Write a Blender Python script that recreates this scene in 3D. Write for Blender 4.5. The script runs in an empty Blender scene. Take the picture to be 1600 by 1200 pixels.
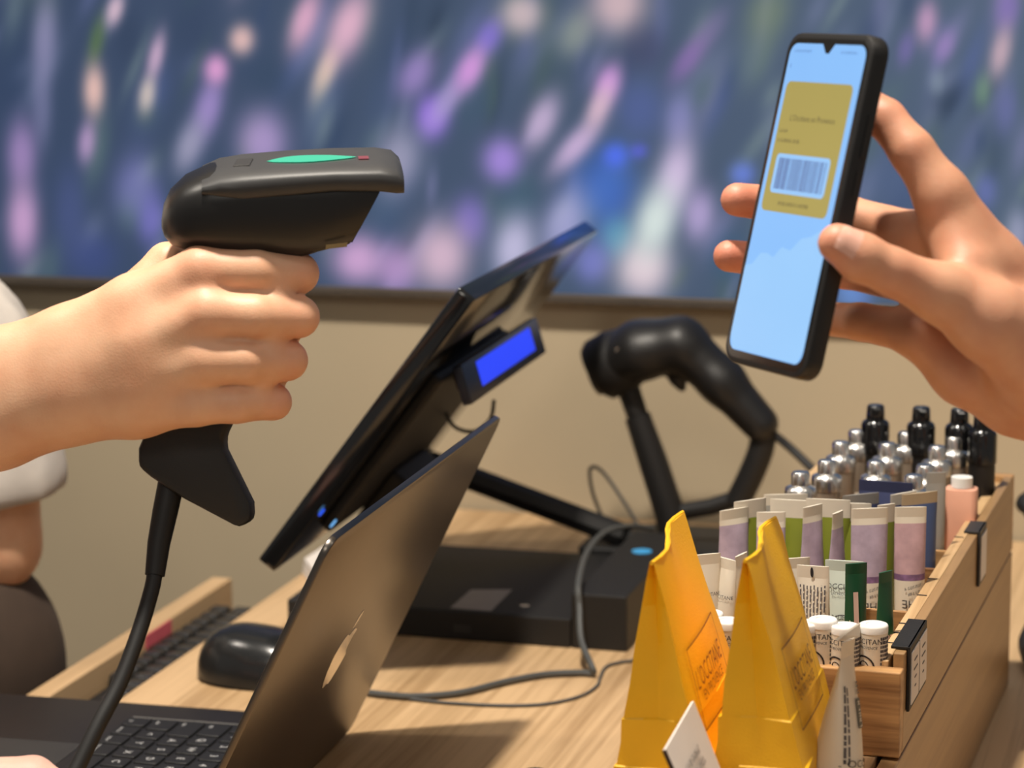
import bpy, bmesh, math, random
import numpy as np
from mathutils import Vector, Matrix

random.seed(7)
rng = np.random.default_rng(7)
SC = bpy.context.scene
COL = SC.collection

# ------------------------------------------------------------------ camera
F_PX, PITCH, ROLL, YAW, CAM_H = 4000.0, math.radians(10.2), math.radians(-0.4), math.radians(16.0), 0.538


def cam_axes():
    cp, sp = math.cos(PITCH), math.sin(PITCH)
    fw = np.array([0, cp, -sp]); up = np.array([0, sp, cp]); rt = np.array([1., 0, 0])
    c, s = math.cos(ROLL), math.sin(ROLL)
    rt, up = c * rt + s * up, -s * rt + c * up
    cy, sy = math.cos(YAW), math.sin(YAW)
    M = np.array([[cy, -sy, 0], [sy, cy, 0], [0, 0, 1]])
    return M @ fw, M @ rt, M @ up


FW, RT, UP = cam_axes()
CAM0 = np.array([0, 0, CAM_H])
cam_data = bpy.data.cameras.new('camera')
cam_data.sensor_width = 36.0
cam_data.lens = F_PX / 1600 * 36
cam_data.dof.use_dof = True
cam_data.dof.focus_distance = 1.42
cam_data.dof.aperture_fstop = 9.0
cam_data.clip_start = 0.02
cam = bpy.data.objects.new('camera', cam_data)
COL.objects.link(cam)
m = Matrix((Vector(RT), Vector(UP), Vector(-FW))).transposed().to_4x4()
m.translation = Vector(CAM0)
cam.matrix_world = m
SC.camera = cam

# ------------------------------------------------------------------ world, lamps, exposure
world = bpy.data.worlds.new('shop_ambient'); SC.world = world
world.use_nodes = True
bgn = world.node_tree.nodes['Background']
bgn.inputs[0].default_value = (1.0, 0.95, 0.89, 1)
bgn.inputs[1].default_value = 0.21
SC.view_settings.view_transform = 'Standard'
SC.view_settings.look = 'None'
SC.view_settings.exposure = 0.0
SC.view_settings.gamma = 1.0
SC.view_settings.use_curve_mapping = False


def area_lamp(name, loc, aim, size, power, color, spread=180):
    d = bpy.data.lights.new(name, 'AREA'); d.shape = 'DISK'; d.size = size; d.energy = power; d.color = color
    d.spread = math.radians(spread)
    o = bpy.data.objects.new(name, d); COL.objects.link(o)
    o.location = loc
    o.rotation_euler = (Vector(aim) - Vector(loc)).to_track_quat('-Z', 'Y').to_euler()
    return o


WARM = (1.0, 0.91, 0.79)
area_lamp('downlight_or_fill', (-0.47, 1.16, 1.75), (-0.5, 1.6, 0), 0.10, 42, WARM)
area_lamp('downlight_or_fill', (-1.5, 1.2, 1.75), (-0.6, 1.7, 0.1), 0.25, 9, WARM)
area_lamp('downlight_or_fill', (0.55, 1.2, 1.75), (-0.2, 1.7, 0.1), 0.25, 2, WARM)
area_lamp('downlight_or_fill', (-0.3, -0.6, 1.75), (-0.5, 1.6, 0.1), 0.5, 8, WARM)  # added soft front fill, not a known ceiling lamp


# ------------------------------------------------------------------ pixel helpers (1600 x 1200 frame)
def ray(x, y):
    return FW + (x - 800) / F_PX * RT - (y - 600) / F_PX * UP


def on_z(x, y, z=0.0):
    d = ray(x, y); return CAM0 + d * ((z - CAM_H) / d[2])


def on_y(x, y, yw):
    d = ray(x, y); return CAM0 + d * (yw / d[1])


def at(x, y, d):
    return CAM0 + ray(x, y) * d


# ------------------------------------------------------------------ materials
def lin(c):
    return tuple(((v / 255) / 12.92 if v / 255 <= 0.04045 else ((v / 255 + 0.055) / 1.055) ** 2.4) for v in c)


MATS = {}


def mat(name, rgb, rough=0.5, metal=0.0, var=0.06, scale=60.0, bump=0.0, bump_scale=400.0, emit=None, emit_s=0.0,
        sss=0.0, coat=0.0, alpha=1.0, trans=0.0, spec=0.5):
    if name in MATS:
        return MATS[name]
    mt = bpy.data.materials.new(name); mt.use_nodes = True
    nt = mt.node_tree; b = nt.nodes['Principled BSDF']
    tc = nt.nodes.new('ShaderNodeTexCoord')
    nz = nt.nodes.new('ShaderNodeTexNoise'); nz.inputs['Scale'].default_value = scale; nz.inputs['Detail'].default_value = 4
    nt.links.new(tc.outputs['Object'], nz.inputs['Vector'])
    rp = nt.nodes.new('ShaderNodeValToRGB')
    c = lin(rgb)
    rp.color_ramp.elements[0].position = 0.3; rp.color_ramp.elements[1].position = 0.7
    rp.color_ramp.elements[0].color = (*[v * (1 - var) for v in c], 1)
    rp.color_ramp.elements[1].color = (*[min(1, v * (1 + var)) for v in c], 1)
    nt.links.new(nz.outputs['Fac'], rp.inputs['Fac'])
    nt.links.new(rp.outputs['Color'], b.inputs['Base Color'])
    b.inputs['Roughness'].default_value = rough
    b.inputs['Metallic'].default_value = metal
    b.inputs['Specular IOR Level'].default_value = spec
    if coat: b.inputs['Coat Weight'].default_value = coat; b.inputs['Coat Roughness'].default_value = 0.15
    if sss:
        b.inputs['Subsurface Weight'].default_value = sss
        b.inputs['Subsurface Radius'].default_value = (1.0, 0.4, 0.2)
        b.inputs['Subsurface Scale'].default_value = 0.004
    if emit is not None:
        b.inputs['Emission Color'].default_value = (*lin(emit), 1); b.inputs['Emission Strength'].default_value = emit_s
    if alpha < 1: b.inputs['Alpha'].default_value = alpha
    if trans: b.inputs['Transmission Weight'].default_value = trans
    if bump:
        n2 = nt.nodes.new('ShaderNodeTexNoise'); n2.inputs['Scale'].default_value = bump_scale; n2.inputs['Detail'].default_value = 3
        nt.links.new(tc.outputs['Object'], n2.inputs['Vector'])
        bp = nt.nodes.new('ShaderNodeBump'); bp.inputs['Strength'].default_value = bump; bp.inputs['Distance'].default_value = 0.001
        nt.links.new(n2.outputs['Fac'], bp.inputs['Height']); nt.links.new(bp.outputs['Normal'], b.inputs['Normal'])
    MATS[name] = mt
    return mt


def wood(name, dark, light, axis='Y', fine=1.0, rough=0.45):
    if name in MATS: return MATS[name]
    mt = bpy.data.materials.new(name); mt.use_nodes = True
    nt = mt.node_tree; b = nt.nodes['Principled BSDF']
    tc = nt.nodes.new('ShaderNodeTexCoord')
    mp = nt.nodes.new('ShaderNodeMapping')
    s = {'X': (4, 190, 190), 'Y': (190, 4, 190), 'Z': (190, 190, 4)}[axis]
    mp.inputs['Scale'].default_value = [v * fine for v in s]
    nt.links.new(tc.outputs['Object'], mp.inputs['Vector'])
    n1 = nt.nodes.new('ShaderNodeTexNoise'); n1.inputs['Scale'].default_value = 1.0; n1.inputs['Detail'].default_value = 5; n1.inputs['Roughness'].default_value = 0.65
    nt.links.new(mp.outputs['Vector'], n1.inputs['Vector'])
    mp2 = nt.nodes.new('ShaderNodeMapping'); mp2.inputs['Scale'].default_value = [v * 0.2 * fine for v in s]
    nt.links.new(tc.outputs['Object'], mp2.inputs['Vector'])
    n2 = nt.nodes.new('ShaderNodeTexNoise'); n2.inputs['Scale'].default_value = 1.0; n2.inputs['Detail'].default_value = 2
    nt.links.new(mp2.outputs['Vector'], n2.inputs['Vector'])
    ad = nt.nodes.new('ShaderNodeMath'); ad.operation = 'MULTIPLY_ADD'; ad.inputs[1].default_value = 0.45
    nt.links.new(n2.outputs['Fac'], ad.inputs[0])
    sc = nt.nodes.new('ShaderNodeMath'); sc.operation = 'MULTIPLY'; sc.inputs[1].default_value = 0.55
    nt.links.new(n1.outputs['Fac'], sc.inputs[0]); nt.links.new(sc.outputs[0], ad.inputs[2])
    rp = nt.nodes.new('ShaderNodeValToRGB')
    rp.color_ramp.elements[0].position = 0.36; rp.color_ramp.elements[0].color = (*lin(dark), 1)
    rp.color_ramp.elements[1].position = 0.56; rp.color_ramp.elements[1].color = (*lin(light), 1)
    nt.links.new(ad.outputs[0], rp.inputs['Fac']); nt.links.new(rp.outputs['Color'], b.inputs['Base Color'])
    bp = nt.nodes.new('ShaderNodeBump'); bp.inputs['Strength'].default_value = 0.15; bp.inputs['Distance'].default_value = 0.0006
    nt.links.new(ad.outputs[0], bp.inputs['Height']); nt.links.new(bp.outputs['Normal'], b.inputs['Normal'])
    b.inputs['Roughness'].default_value = rough
    MATS[name] = mt
    return mt


def glow(name, rgb, s=1.0):
    mt = MATS.get(name)
    if mt: return mt
    mt = bpy.data.materials.new(name); mt.use_nodes = True
    nt = mt.node_tree; b = nt.nodes['Principled BSDF']
    b.inputs['Base Color'].default_value = (0.01, 0.01, 0.01, 1); b.inputs['Roughness'].default_value = 0.3
    tc = nt.nodes.new('ShaderNodeTexCoord'); nz = nt.nodes.new('ShaderNodeTexNoise'); nz.inputs['Scale'].default_value = 12
    nt.links.new(tc.outputs['Object'], nz.inputs['Vector'])
    rp = nt.nodes.new('ShaderNodeValToRGB'); c = lin(rgb)
    rp.color_ramp.elements[0].color = (*[v * 0.92 for v in c], 1); rp.color_ramp.elements[1].color = (*[min(1, v * 1.06) for v in c], 1)
    nt.links.new(nz.outputs['Fac'], rp.inputs['Fac']); nt.links.new(rp.outputs['Color'], b.inputs['Emission Color'])
    b.inputs['Emission Strength'].default_value = s
    MATS[name] = mt
    return mt


def attr_glow(name, attr):
    mt = bpy.data.materials.new(name); mt.use_nodes = True
    nt = mt.node_tree; b = nt.nodes['Principled BSDF']
    a = nt.nodes.new('ShaderNodeAttribute'); a.attribute_name = attr
    nt.links.new(a.outputs['Color'], b.inputs['Emission Color'])
    b.inputs['Emission Strength'].default_value = 1.0
    b.inputs['Base Color'].default_value = (0.004, 0.004, 0.005, 1); b.inputs['Roughness'].default_value = 0.6; b.inputs['Specular IOR Level'].default_value = 0.1
    return mt


M_OAK = wood('oak_counter', (160, 128, 90), (204, 171, 130), 'Y')
M_OAKX = wood('oak_box_end', (122, 84, 52), (196, 152, 102), 'X', 0.8)
M_OAKE = wood('oak_box_edge', (176, 142, 100), (208, 174, 130), 'Y', 1.2)
M_OAKSHADE = wood('shaded_oak_panel', (144, 112, 76), (160, 127, 87), 'Y', 1.0, 0.4)  # same oak, darkened: shade on the box side is put into the colour
M_WALL = mat('beige_wall_paint', (178, 163, 137), 0.6, var=0.02, scale=8)
M_BLACK = mat('black_plastic', (22, 21, 21), 0.45, bump=0.1)
M_BLACKG = mat('glossy_black_plastic', (14, 14, 15), 0.13, coat=0.4)
M_BLACKM = mat('matte_black_plastic', (21, 20, 20), 0.58, bump=0.15, bump_scale=900)
M_DGREY = mat('dark_grey_plastic', (44, 43, 43), 0.5)
M_RUBBER = mat('black_rubber', (13, 12, 12), 0.6)
M_LAP = mat('space_black_aluminium', (44, 41, 41), 0.45, 0.5, var=0.03)
M_LID = mat('dark_anodised_aluminium', (104, 98, 92), 0.3, 1.0, var=0.02)
M_LIDEDGE = mat('bevelled_lid_edge', (70, 62, 60), 0.35, 0.8)
M_KEY = mat('black_keycap', (20, 20, 21), 0.5)
M_LEGEND = mat('white_key_legend', (190, 190, 190), 0.6)
M_MIRROR = mat('polished_emblem', (215, 205, 190), 0.12, 1.0, var=0.02)
M_WHITE = mat('white_plastic', (235, 233, 228), 0.35, var=0.02)
M_CREAM = mat('cream_tube_plastic', (226, 216, 198), 0.4, var=0.03)
M_MINT = mat('pale_mint_tube_plastic', (208, 216, 204), 0.4, var=0.03)
M_PAPER = mat('white_card', (222, 214, 206), 0.6, var=0.02)
M_INK = mat('dark_print', (38, 34, 38), 0.6)
M_INKGREY = mat('grey_print', (88, 84, 86), 0.6)
M_BROWNINK = mat('brown_print', (120, 62, 8), 0.6)
M_OLIVE = mat('olive_green_tube', (116, 124, 36), 0.4, var=0.08)
M_DGREEN = mat('dark_green_tube', (28, 78, 50), 0.35)
M_NAVY = mat('navy_tube', (64, 70, 104), 0.4)
M_GREYT = mat('silver_grey_tube', (170, 166, 158), 0.35, 0.3)
M_SILVER = mat('silver_cap_metal', (228, 226, 222), 0.27, 1.0)
M_GLASSB = mat('smoked_bottle', (150, 136, 120), 0.2, 0.25)
M_PINK = mat('pink_bottle', (226, 168, 142), 0.4)
M_CABLE = mat('grey_cable_sheath', (76, 78, 78), 0.5)
M_FABRIC = mat('white_cotton', (196, 188, 180), 0.9, bump=0.3, bump_scale=1500)
M_TROUSER = mat('dark_brown_cloth', (62, 48, 38), 0.9)
M_CAP = mat('tube_cap_plastic', (200, 196, 190), 0.4)


def skin_mat(name, base, red):
    mt = bpy.data.materials.new(name); mt.use_nodes = True
    nt = mt.node_tree; b = nt.nodes['Principled BSDF']
    tc = nt.nodes.new('ShaderNodeTexCoord')
    nz = nt.nodes.new('ShaderNodeTexNoise'); nz.inputs['Scale'].default_value = 45; nz.inputs['Detail'].default_value = 5
    nt.links.new(tc.outputs['Object'], nz.inputs['Vector'])
    rp = nt.nodes.new('ShaderNodeValToRGB')
    rp.color_ramp.elements[0].position = 0.3; rp.color_ramp.elements[1].position = 0.72
    rp.color_ramp.elements[0].color = (*lin(base), 1); rp.color_ramp.elements[1].color = (*lin(red), 1)
    nt.links.new(nz.outputs['Fac'], rp.inputs['Fac'])
    at_ = nt.nodes.new('ShaderNodeAttribute'); at_.attribute_name = 'flush'
    mx = nt.nodes.new('ShaderNodeMix'); mx.data_type = 'RGBA'
    nt.links.new(at_.outputs['Fac'], mx.inputs[0])
    nt.links.new(rp.outputs['Color'], mx.inputs[6]); mx.inputs[7].default_value = (*lin((208, 122, 100)), 1)
    nt.links.new(mx.outputs[2], b.inputs['Base Color'])
    b.inputs['Roughness'].default_value = 0.5
    b.inputs['Subsurface Weight'].default_value = 0.15
    b.inputs['Subsurface Radius'].default_value = (1.0, 0.35, 0.2); b.inputs['Subsurface Scale'].default_value = 0.004
    n2 = nt.nodes.new('ShaderNodeTexVoronoi'); n2.inputs['Scale'].default_value = 900
    nt.links.new(tc.outputs['Object'], n2.inputs['Vector'])
    bp = nt.nodes.new('ShaderNodeBump'); bp.inputs['Strength'].default_value = 0.12; bp.inputs['Distance'].default_value = 0.0005
    nt.links.new(n2.outputs['Distance'], bp.inputs['Height']); nt.links.new(bp.outputs['Normal'], b.inputs['Normal'])
    return mt


M_SKIN = skin_mat('skin_fair', (226, 180, 146), (214, 160, 126))
M_SKIN2 = skin_mat('skin_warm', (214, 160, 128), (200, 140, 110))
M_SKIN3 = skin_mat('skin_pink', (232, 184, 166), (222, 164, 148))


# ------------------------------------------------------------------ mesh building
class MB:
    def __init__(s): s.v = []; s.f = []

    def add(s, vs, fs):
        o = len(s.v); s.v += [tuple(map(float, p)) for p in vs]; s.f += [tuple(i + o for i in f) for f in fs]; return s

    def quad(s, a, b, c, d): return s.add([a, b, c, d], [(0, 1, 2, 3)])

    def box(s, c, size, X=(1, 0, 0), Y=(0, 1, 0), Z=(0, 0, 1)):
        c, X, Y, Z = (np.array(q, float) for q in (c, X, Y, Z))
        vs = [c + X * size[0] / 2 * i + Y * size[1] / 2 * j + Z * size[2] / 2 * k for k in (-1, 1) for j in (-1, 1) for i in (-1, 1)]
        return s.add(vs, [(0, 2, 3, 1), (4, 5, 7, 6), (0, 1, 5, 4), (2, 6, 7, 3), (0, 4, 6, 2), (1, 3, 7, 5)])

    def rings(s, rings, cap=True, closed=True):
        n = len(rings[0]); vs = [p for r in rings for p in r]; fs = []
        for i in range(len(rings) - 1):
            for j in range(n if closed else n - 1):
                a = i * n + j; b = i * n + (j + 1) % n
                fs.append((a, b, b + n, a + n))
        if cap:
            fs.append(tuple(range(n - 1, -1, -1))); fs.append(tuple(range((len(rings) - 1) * n, len(rings) * n)))
        return s.add(vs, fs)

    def tube(s, pts, r, n=10, cap=True):
        pts = [np.array(p, float) for p in pts]
        rs = r if isinstance(r, (list, tuple)) else [r] * len(pts)
        rings = []; ref = None
        for i, p in enumerate(pts):
            t = pts[min(i + 1, len(pts) - 1)] - pts[max(i - 1, 0)]; t /= np.linalg.norm(t) + 1e-12
            if ref is None:
                ref = np.array([0, 0, 1.]) if abs(t[2]) < 0.9 else np.array([1., 0, 0])
            a = ref - t * (ref @ t); a /= np.linalg.norm(a); b = np.cross(t, a); ref = a
            rings.append([p + rs[i] * (math.cos(k * 2 * math.pi / n) * a + math.sin(k * 2 * math.pi / n) * b) for k in range(n)])
        return s.rings(rings, cap)

    def lathe(s, prof, c=(0, 0, 0), n=24):
        c = np.array(c, float)
        rings = [[c + np.array([r * math.cos(k * 2 * math.pi / n), r * math.sin(k * 2 * math.pi / n), z]) for k in range(n)] for r, z in prof]
        return s.rings(rings, True)

    def prism(s, poly, origin, U, V, N, t0, t1):
        o, U, V, N = (np.array(q, float) for q in (origin, U, V, N))
        a = [o + U * x + V * y + N * t0 for x, y in poly]; b = [o + U * x + V * y + N * t1 for x, y in poly]
        return s.rings([a, b], True)


def smooth_curve(pts, n=8):
    pts = [np.array(p, float) for p in pts]; out = []
    P = [2 * pts[0] - pts[1]] + pts + [2 * pts[-1] - pts[-2]]
    for i in range(1, len(P) - 2):
        for k in range(n):
            t = k / n
            a, b, c, d = P[i - 1], P[i], P[i + 1], P[i + 2]
            out.append(0.5 * ((2 * b) + (-a + c) * t + (2 * a - 5 * b + 4 * c - d) * t * t + (-a + 3 * b - 3 * c + d) * t ** 3))
    out.append(pts[-1]); return out


WLOC = {}


def tag(o, label, cat, group=None):
    o['label'] = label; o['category'] = cat
    if group: o['group'] = group
    return o


def thing(name, loc, label, cat, group=None, rotz=0.0):
    o = bpy.data.objects.new(name, None); COL.objects.link(o)
    o.empty_display_size = 0.02
    o.location = loc; o.rotation_euler = (0, 0, rotz)
    WLOC[o] = np.array(loc, float)
    return tag(o, label, cat, group)


def make_mesh(name, mb, material, smooth=False, bevel=0.0, seg=2, offset=None):
    me = bpy.data.meshes.new(name)
    vs = mb.v if offset is None else [tuple(np.array(p) - offset) for p in mb.v]
    me.from_pydata(vs, [], mb.f); me.validate()
    bm = bmesh.new(); bm.from_mesh(me)
    bmesh.ops.recalc_face_normals(bm, faces=bm.faces)
    if bevel > 0:
        es = [e for e in bm.edges if len(e.link_faces) == 2 and e.calc_face_angle(0) > 0.5]
        bmesh.ops.bevel(bm, geom=es, offset=bevel, segments=seg, profile=0.5, affect='EDGES', clamp_overlap=True)
    bm.to_mesh(me); bm.free()
    if smooth:
        if hasattr(me, 'shade_smooth'): me.shade_smooth()
        me.set_sharp_from_angle(angle=math.radians(40 if smooth is True else smooth))
    me.materials.append(material)
    return me


def part(parent, name, mb, material, smooth=False, bevel=0.0, seg=2, world=True, label=None):
    """a child mesh; mb in world coordinates (world=True) or in the parent's local ones"""
    off = WLOC[parent] if (world and parent in WLOC) else None
    me = make_mesh(name, mb, material, smooth, bevel, seg, off)
    o = bpy.data.objects.new(name, me); COL.objects.link(o); o.parent = parent
    WLOC[o] = WLOC.get(parent, np.zeros(3))
    if label: o['label'] = label
    return o


def single(name, mb, material, loc, label, cat, group=None, smooth=False, bevel=0.0, seg=2):
    me = make_mesh(name, mb, material, smooth, bevel, seg, np.array(loc, float))
    o = bpy.data.objects.new(name, me); COL.objects.link(o); o.location = loc
    WLOC[o] = np.array(loc, float)
    return tag(o, label, cat, group)


def struct(name, mb, material, bevel=0.0):
    me = make_mesh(name, mb, material, False, bevel)
    o = bpy.data.objects.new(name, me); COL.objects.link(o); o['kind'] = 'structure'
    WLOC[o] = np.zeros(3); return o


def copy_tree(o, parent=None):
    c = o.copy(); COL.objects.link(c)
    if parent is not None: c.parent = parent
    for ch in list(o.children): copy_tree(ch, c)
    return c


_TXT = {}


def text2d(body, size):
    key = body
    if key not in _TXT:
        cu = bpy.data.curves.new('lettering', 'FONT'); cu.body = body; cu.size = 1.0; cu.align_x = 'CENTER'; cu.align_y = 'CENTER'
        cu.resolution_u = 2
        ob = bpy.data.objects.new('lettering', cu); COL.objects.link(ob)
        dg = bpy.context.evaluated_depsgraph_get(); me = bpy.data.meshes.new_from_object(ob.evaluated_get(dg))
        _TXT[key] = ([tuple(v.co[:2]) for v in me.vertices], [tuple(p.vertices) for p in me.polygons])
        bpy.data.objects.remove(ob); bpy.data.meshes.remove(me); bpy.data.curves.remove(cu)
    v, f = _TXT[key]
    return [(x * size, y * size) for x, y in v], f


def flat_text(mb, body, size, o, U, V, stretch=1.0):
    v, f = text2d(body, size); o, U, V = (np.array(q, float) for q in (o, U, V))
    return mb.add([o + U * x * stretch + V * y for x, y in v], f)


def glyph_strokes(width, height, seed=0):
    """letter-like strokes for print too blurred to read: quads in a width x height strip centred on 0"""
    q = random.Random(seed); out = []; x = -width / 2; t = height * 0.16
    while x < width / 2 - height * 0.3:
        w = height * q.uniform(0.45, 0.75)
        out.append((x, -height / 2, x + t, height / 2))
        k = q.random()
        if k < 0.75: out.append((x + w * 0.62, -height / 2, x + w * 0.62 + t, height / 2 if k < 0.5 else 0.0))
        yb = q.choice((-height / 2, -t / 2, height / 2 - t)); out.append((x, yb, x + w * 0.7, yb + t))
        x += w + height * (0.18 if q.random() < 0.86 else 0.55)
    return out


def flat_strokes(mb, width, height, o, U, V, seed=0):
    o, U, V = (np.array(q, float) for q in (o, U, V))
    for (a, b, c, d) in glyph_strokes(width, height, seed):
        mb.quad(o + U * a + V * b, o + U * c + V * b, o + U * c + V * d, o + U * a + V * d)
    return mb


# ------------------------------------------------------------------ signed-distance bodies (hands, organic shells)
def smin(a, b, k):
    h = np.clip(0.5 + 0.5 * (b - a) / k, 0, 1)
    return b * (1 - h) + a * h - k * h * (1 - h)


def sd_chain(P, pts, rs, k=0.003):
    d = None
    for (a, b, ra, rb) in zip(pts[:-1], pts[1:], rs[:-1], rs[1:]):
        a = np.array(a); b = np.array(b); ba = b - a
        t = np.clip(((P - a) @ ba) / (ba @ ba), 0, 1)
        q = np.linalg.norm(P - a - t[..., None] * ba, axis=-1) - (ra + (rb - ra) * t)
        d = q if d is None else smin(d, q, k)
    return d


def surface_nets(fn, lo, hi, h):
    lo = np.array(lo); n = np.ceil((np.array(hi) - lo) / h).astype(int) + 1
    ax = [lo[i] + np.arange(n[i]) * h for i in range(3)]
    D = np.empty(n, dtype=np.float32)
    for i0 in range(0, n[0], 16):
        g = np.stack(np.meshgrid(ax[0][i0:i0 + 16], ax[1], ax[2], indexing='ij'), -1)
        D[i0:i0 + 16] = fn(g)
    S = D < 0
    c = np.zeros((n[0] - 1, n[1] - 1, n[2] - 1), np.int8)
    off = [(i, j, k) for i in (0, 1) for j in (0, 1) for k in (0, 1)]
    sl = lambda A, o: A[o[0]:o[0] + n[0] - 1, o[1]:o[1] + n[1] - 1, o[2]:o[2] + n[2] - 1]
    for o in off: c += sl(S, o)
    act = (c > 0) & (c < 8)
    idx = np.argwhere(act); ids = -np.ones(act.shape, int); ids[act] = np.arange(len(idx))
    acc = np.zeros((len(idx), 3)); cnt = np.zeros(len(idx))
    for a in off:
        for ax_ in range(3):
            if a[ax_] == 0:
                b = list(a); b[ax_] = 1
                da = D[idx[:, 0] + a[0], idx[:, 1] + a[1], idx[:, 2] + a[2]]; db = D[idx[:, 0] + b[0], idx[:, 1] + b[1], idx[:, 2] + b[2]]
                mk = (da < 0) != (db < 0)
                t = np.where(mk, da / (da - db + 1e-20), 0)
                p = np.tile(np.array(a, float), (len(idx), 1)); p[:, ax_] += t
                acc[mk] += p[mk]; cnt[mk] += 1
    V = lo + h * (idx + acc / cnt[:, None])
    Q = []
    for ax_ in range(3):
        o1, o2 = [(1, 2), (2, 0), (0, 1)][ax_]
        s0 = [slice(None)] * 3; s1 = [slice(None)] * 3
        s0[ax_] = slice(0, -1); s1[ax_] = slice(1, None)
        A = S[tuple(s0)]; B = S[tuple(s1)]
        e = np.argwhere(A != B)
        e = e[(e[:, o1] > 0) & (e[:, o2] > 0) & (e[:, o1] < n[o1] - 1) & (e[:, o2] < n[o2] - 1)]
        if not len(e): continue
        fl = A[e[:, 0], e[:, 1], e[:, 2]]
        q = []
        for (u, w) in ((0, 0), (-1, 0), (-1, -1), (0, -1)):
            ee = e.copy(); ee[:, o1] += u; ee[:, o2] += w
            q.append(ids[ee[:, 0], ee[:, 1], ee[:, 2]])
        q = np.stack(q, 1); q[~fl] = q[~fl][:, ::-1]
        Q.append(q)
    Q = np.concatenate(Q)
    return V, Q[(Q >= 0).all(1)]


def body_object(name, V, Q, material, loc, flush_pts=(), parent=None, smooth_it=2):
    # light laplacian smoothing
    E = np.concatenate([Q[:, [0, 1]], Q[:, [1, 2]], Q[:, [2, 3]], Q[:, [3, 0]]]) if smooth_it else None
    for _ in range(smooth_it):
        s = np.zeros_like(V); c = np.zeros(len(V))
        np.add.at(s, E[:, 0], V[E[:, 1]]); np.add.at(s, E[:, 1], V[E[:, 0]])
        np.add.at(c, E[:, 0], 1); np.add.at(c, E[:, 1], 1)
        V = V * 0.5 + 0.5 * s / c[:, None]
    me = bpy.data.meshes.new(name)
    me.from_pydata((V - np.array(loc)).tolist(), [], Q.tolist() if hasattr(Q, 'tolist') else Q); me.validate()
    bm = bmesh.new(); bm.from_mesh(me); bmesh.ops.recalc_face_normals(bm, faces=bm.faces); bm.to_mesh(me); bm.free()
    me.shade_smooth()
    fl = np.zeros(len(V))
    for p, r, s in flush_pts:
        fl = np.maximum(fl, s * np.exp(-(np.linalg.norm(V - np.array(p), axis=1) / r) ** 2))
    a = me.attributes.new('flush', 'FLOAT', 'POINT'); a.data.foreach_set('value', fl.astype(np.float32))
    me.materials.append(material)
    o = bpy.data.objects.new(name, me); COL.objects.link(o)
    if parent is None: o.location = loc
    else: o.parent = parent
    WLOC[o] = np.array(loc, float)
    return o


# ================================================================== SETTING
WY = 2.235
mb = MB().box((-0.5, WY + 0.05, 0.6), (5.0, 0.1, 3.2)); struct('wall_back', mb, M_WALL)
mb = MB().box((-0.5, 0.6, -0.98), (5.0, 3.4, 0.04)); struct('floor', mb, mat('grey_floor', (96, 84, 72), 0.5))

# counter: slab, lowered keyboard shelf and outer rim
ct = thing('counter', (-0.3, 1.6, -0.96), 'light oak shop counter carrying the laptop and the wooden box', 'counter')
cx0, cx1 = -0.749, 0.75
part(ct, 'counter_top', MB().box(((cx0 + cx1) / 2, 1.48, -0.009), (cx1 - cx0, 1.5, 0.018)), M_OAK, bevel=0.0012)
part(ct, 'shelf_floor', MB().box((-0.735, 1.45, -0.062), (0.196, 1.04, 0.016)), M_OAK)
part(ct, 'shelf_rim', MB().box((-0.824, 1.452, -0.04), (0.018, 1.04, 0.060)), M_OAK, bevel=0.0012)
part(ct, 'front_panel', MB().box((0.02, 0.76, -0.489), (1.3, 0.02, 0.94)), M_OAKSHADE)
part(ct, 'side_panel', MB().box((-0.632, 1.5, -0.489), (0.018, 1.40, 0.94)), M_OAKSHADE)
part(ct, 'side_panel', MB().box((0.69, 1.5, -0.489), (0.018, 1.40, 0.94)), M_OAKSHADE)
# pink note clipped to the rim
pa, pb = on_y(312, 936, 1.72), None
nt_ = MB().box((-0.8143, 1.815, -0.0165), (0.0010, 0.05, 0.011))
single('note_strip', nt_, mat('pink_paper', (214, 98, 110), 0.6), (-0.8143, 1.815, -0.022), 'small pink paper strip stuck to the shelf rim beside the keyboard', 'note')

# ------------------------------------------------------------------ television with a lavender field
TVY = 2.221
tv = thing('television', (-0.5, TVY, 0.2), 'huge wall screen showing blurred purple lavender flowers', 'television')
zb = on_y(640, 464, TVY)[2]
x0, x1, z1 = -1.75, 0.75, 1.30
part(tv, 'housing', MB().box(((x0 + x1) / 2, TVY + 0.0065, (zb + z1) / 2), (x1 - x0, 0.012, z1 - zb)), M_BLACK, bevel=0.002)
bz = 0.008
part(tv, 'bezel', MB().box(((x0 + x1) / 2, TVY - 0.002, zb + bz / 2), (x1 - x0, 0.008, bz)), mat('grey_bezel', (92, 84, 76), 0.4, 0.4), bevel=0.001)
part(tv, 'bezel', MB().box(((x0 + x1) / 2, TVY - 0.002, z1 - bz / 2), (x1 - x0, 0.008, bz)), M_DGREY, bevel=0.001)
for xx in (x0 + bz / 2, x1 - bz / 2):
    part(tv, 'bezel', MB().box((xx, TVY - 0.002, (zb + z1) / 2), (bz, 0.008, z1 - zb - 2 * bz)), M_DGREY, bevel=0.001)

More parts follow.
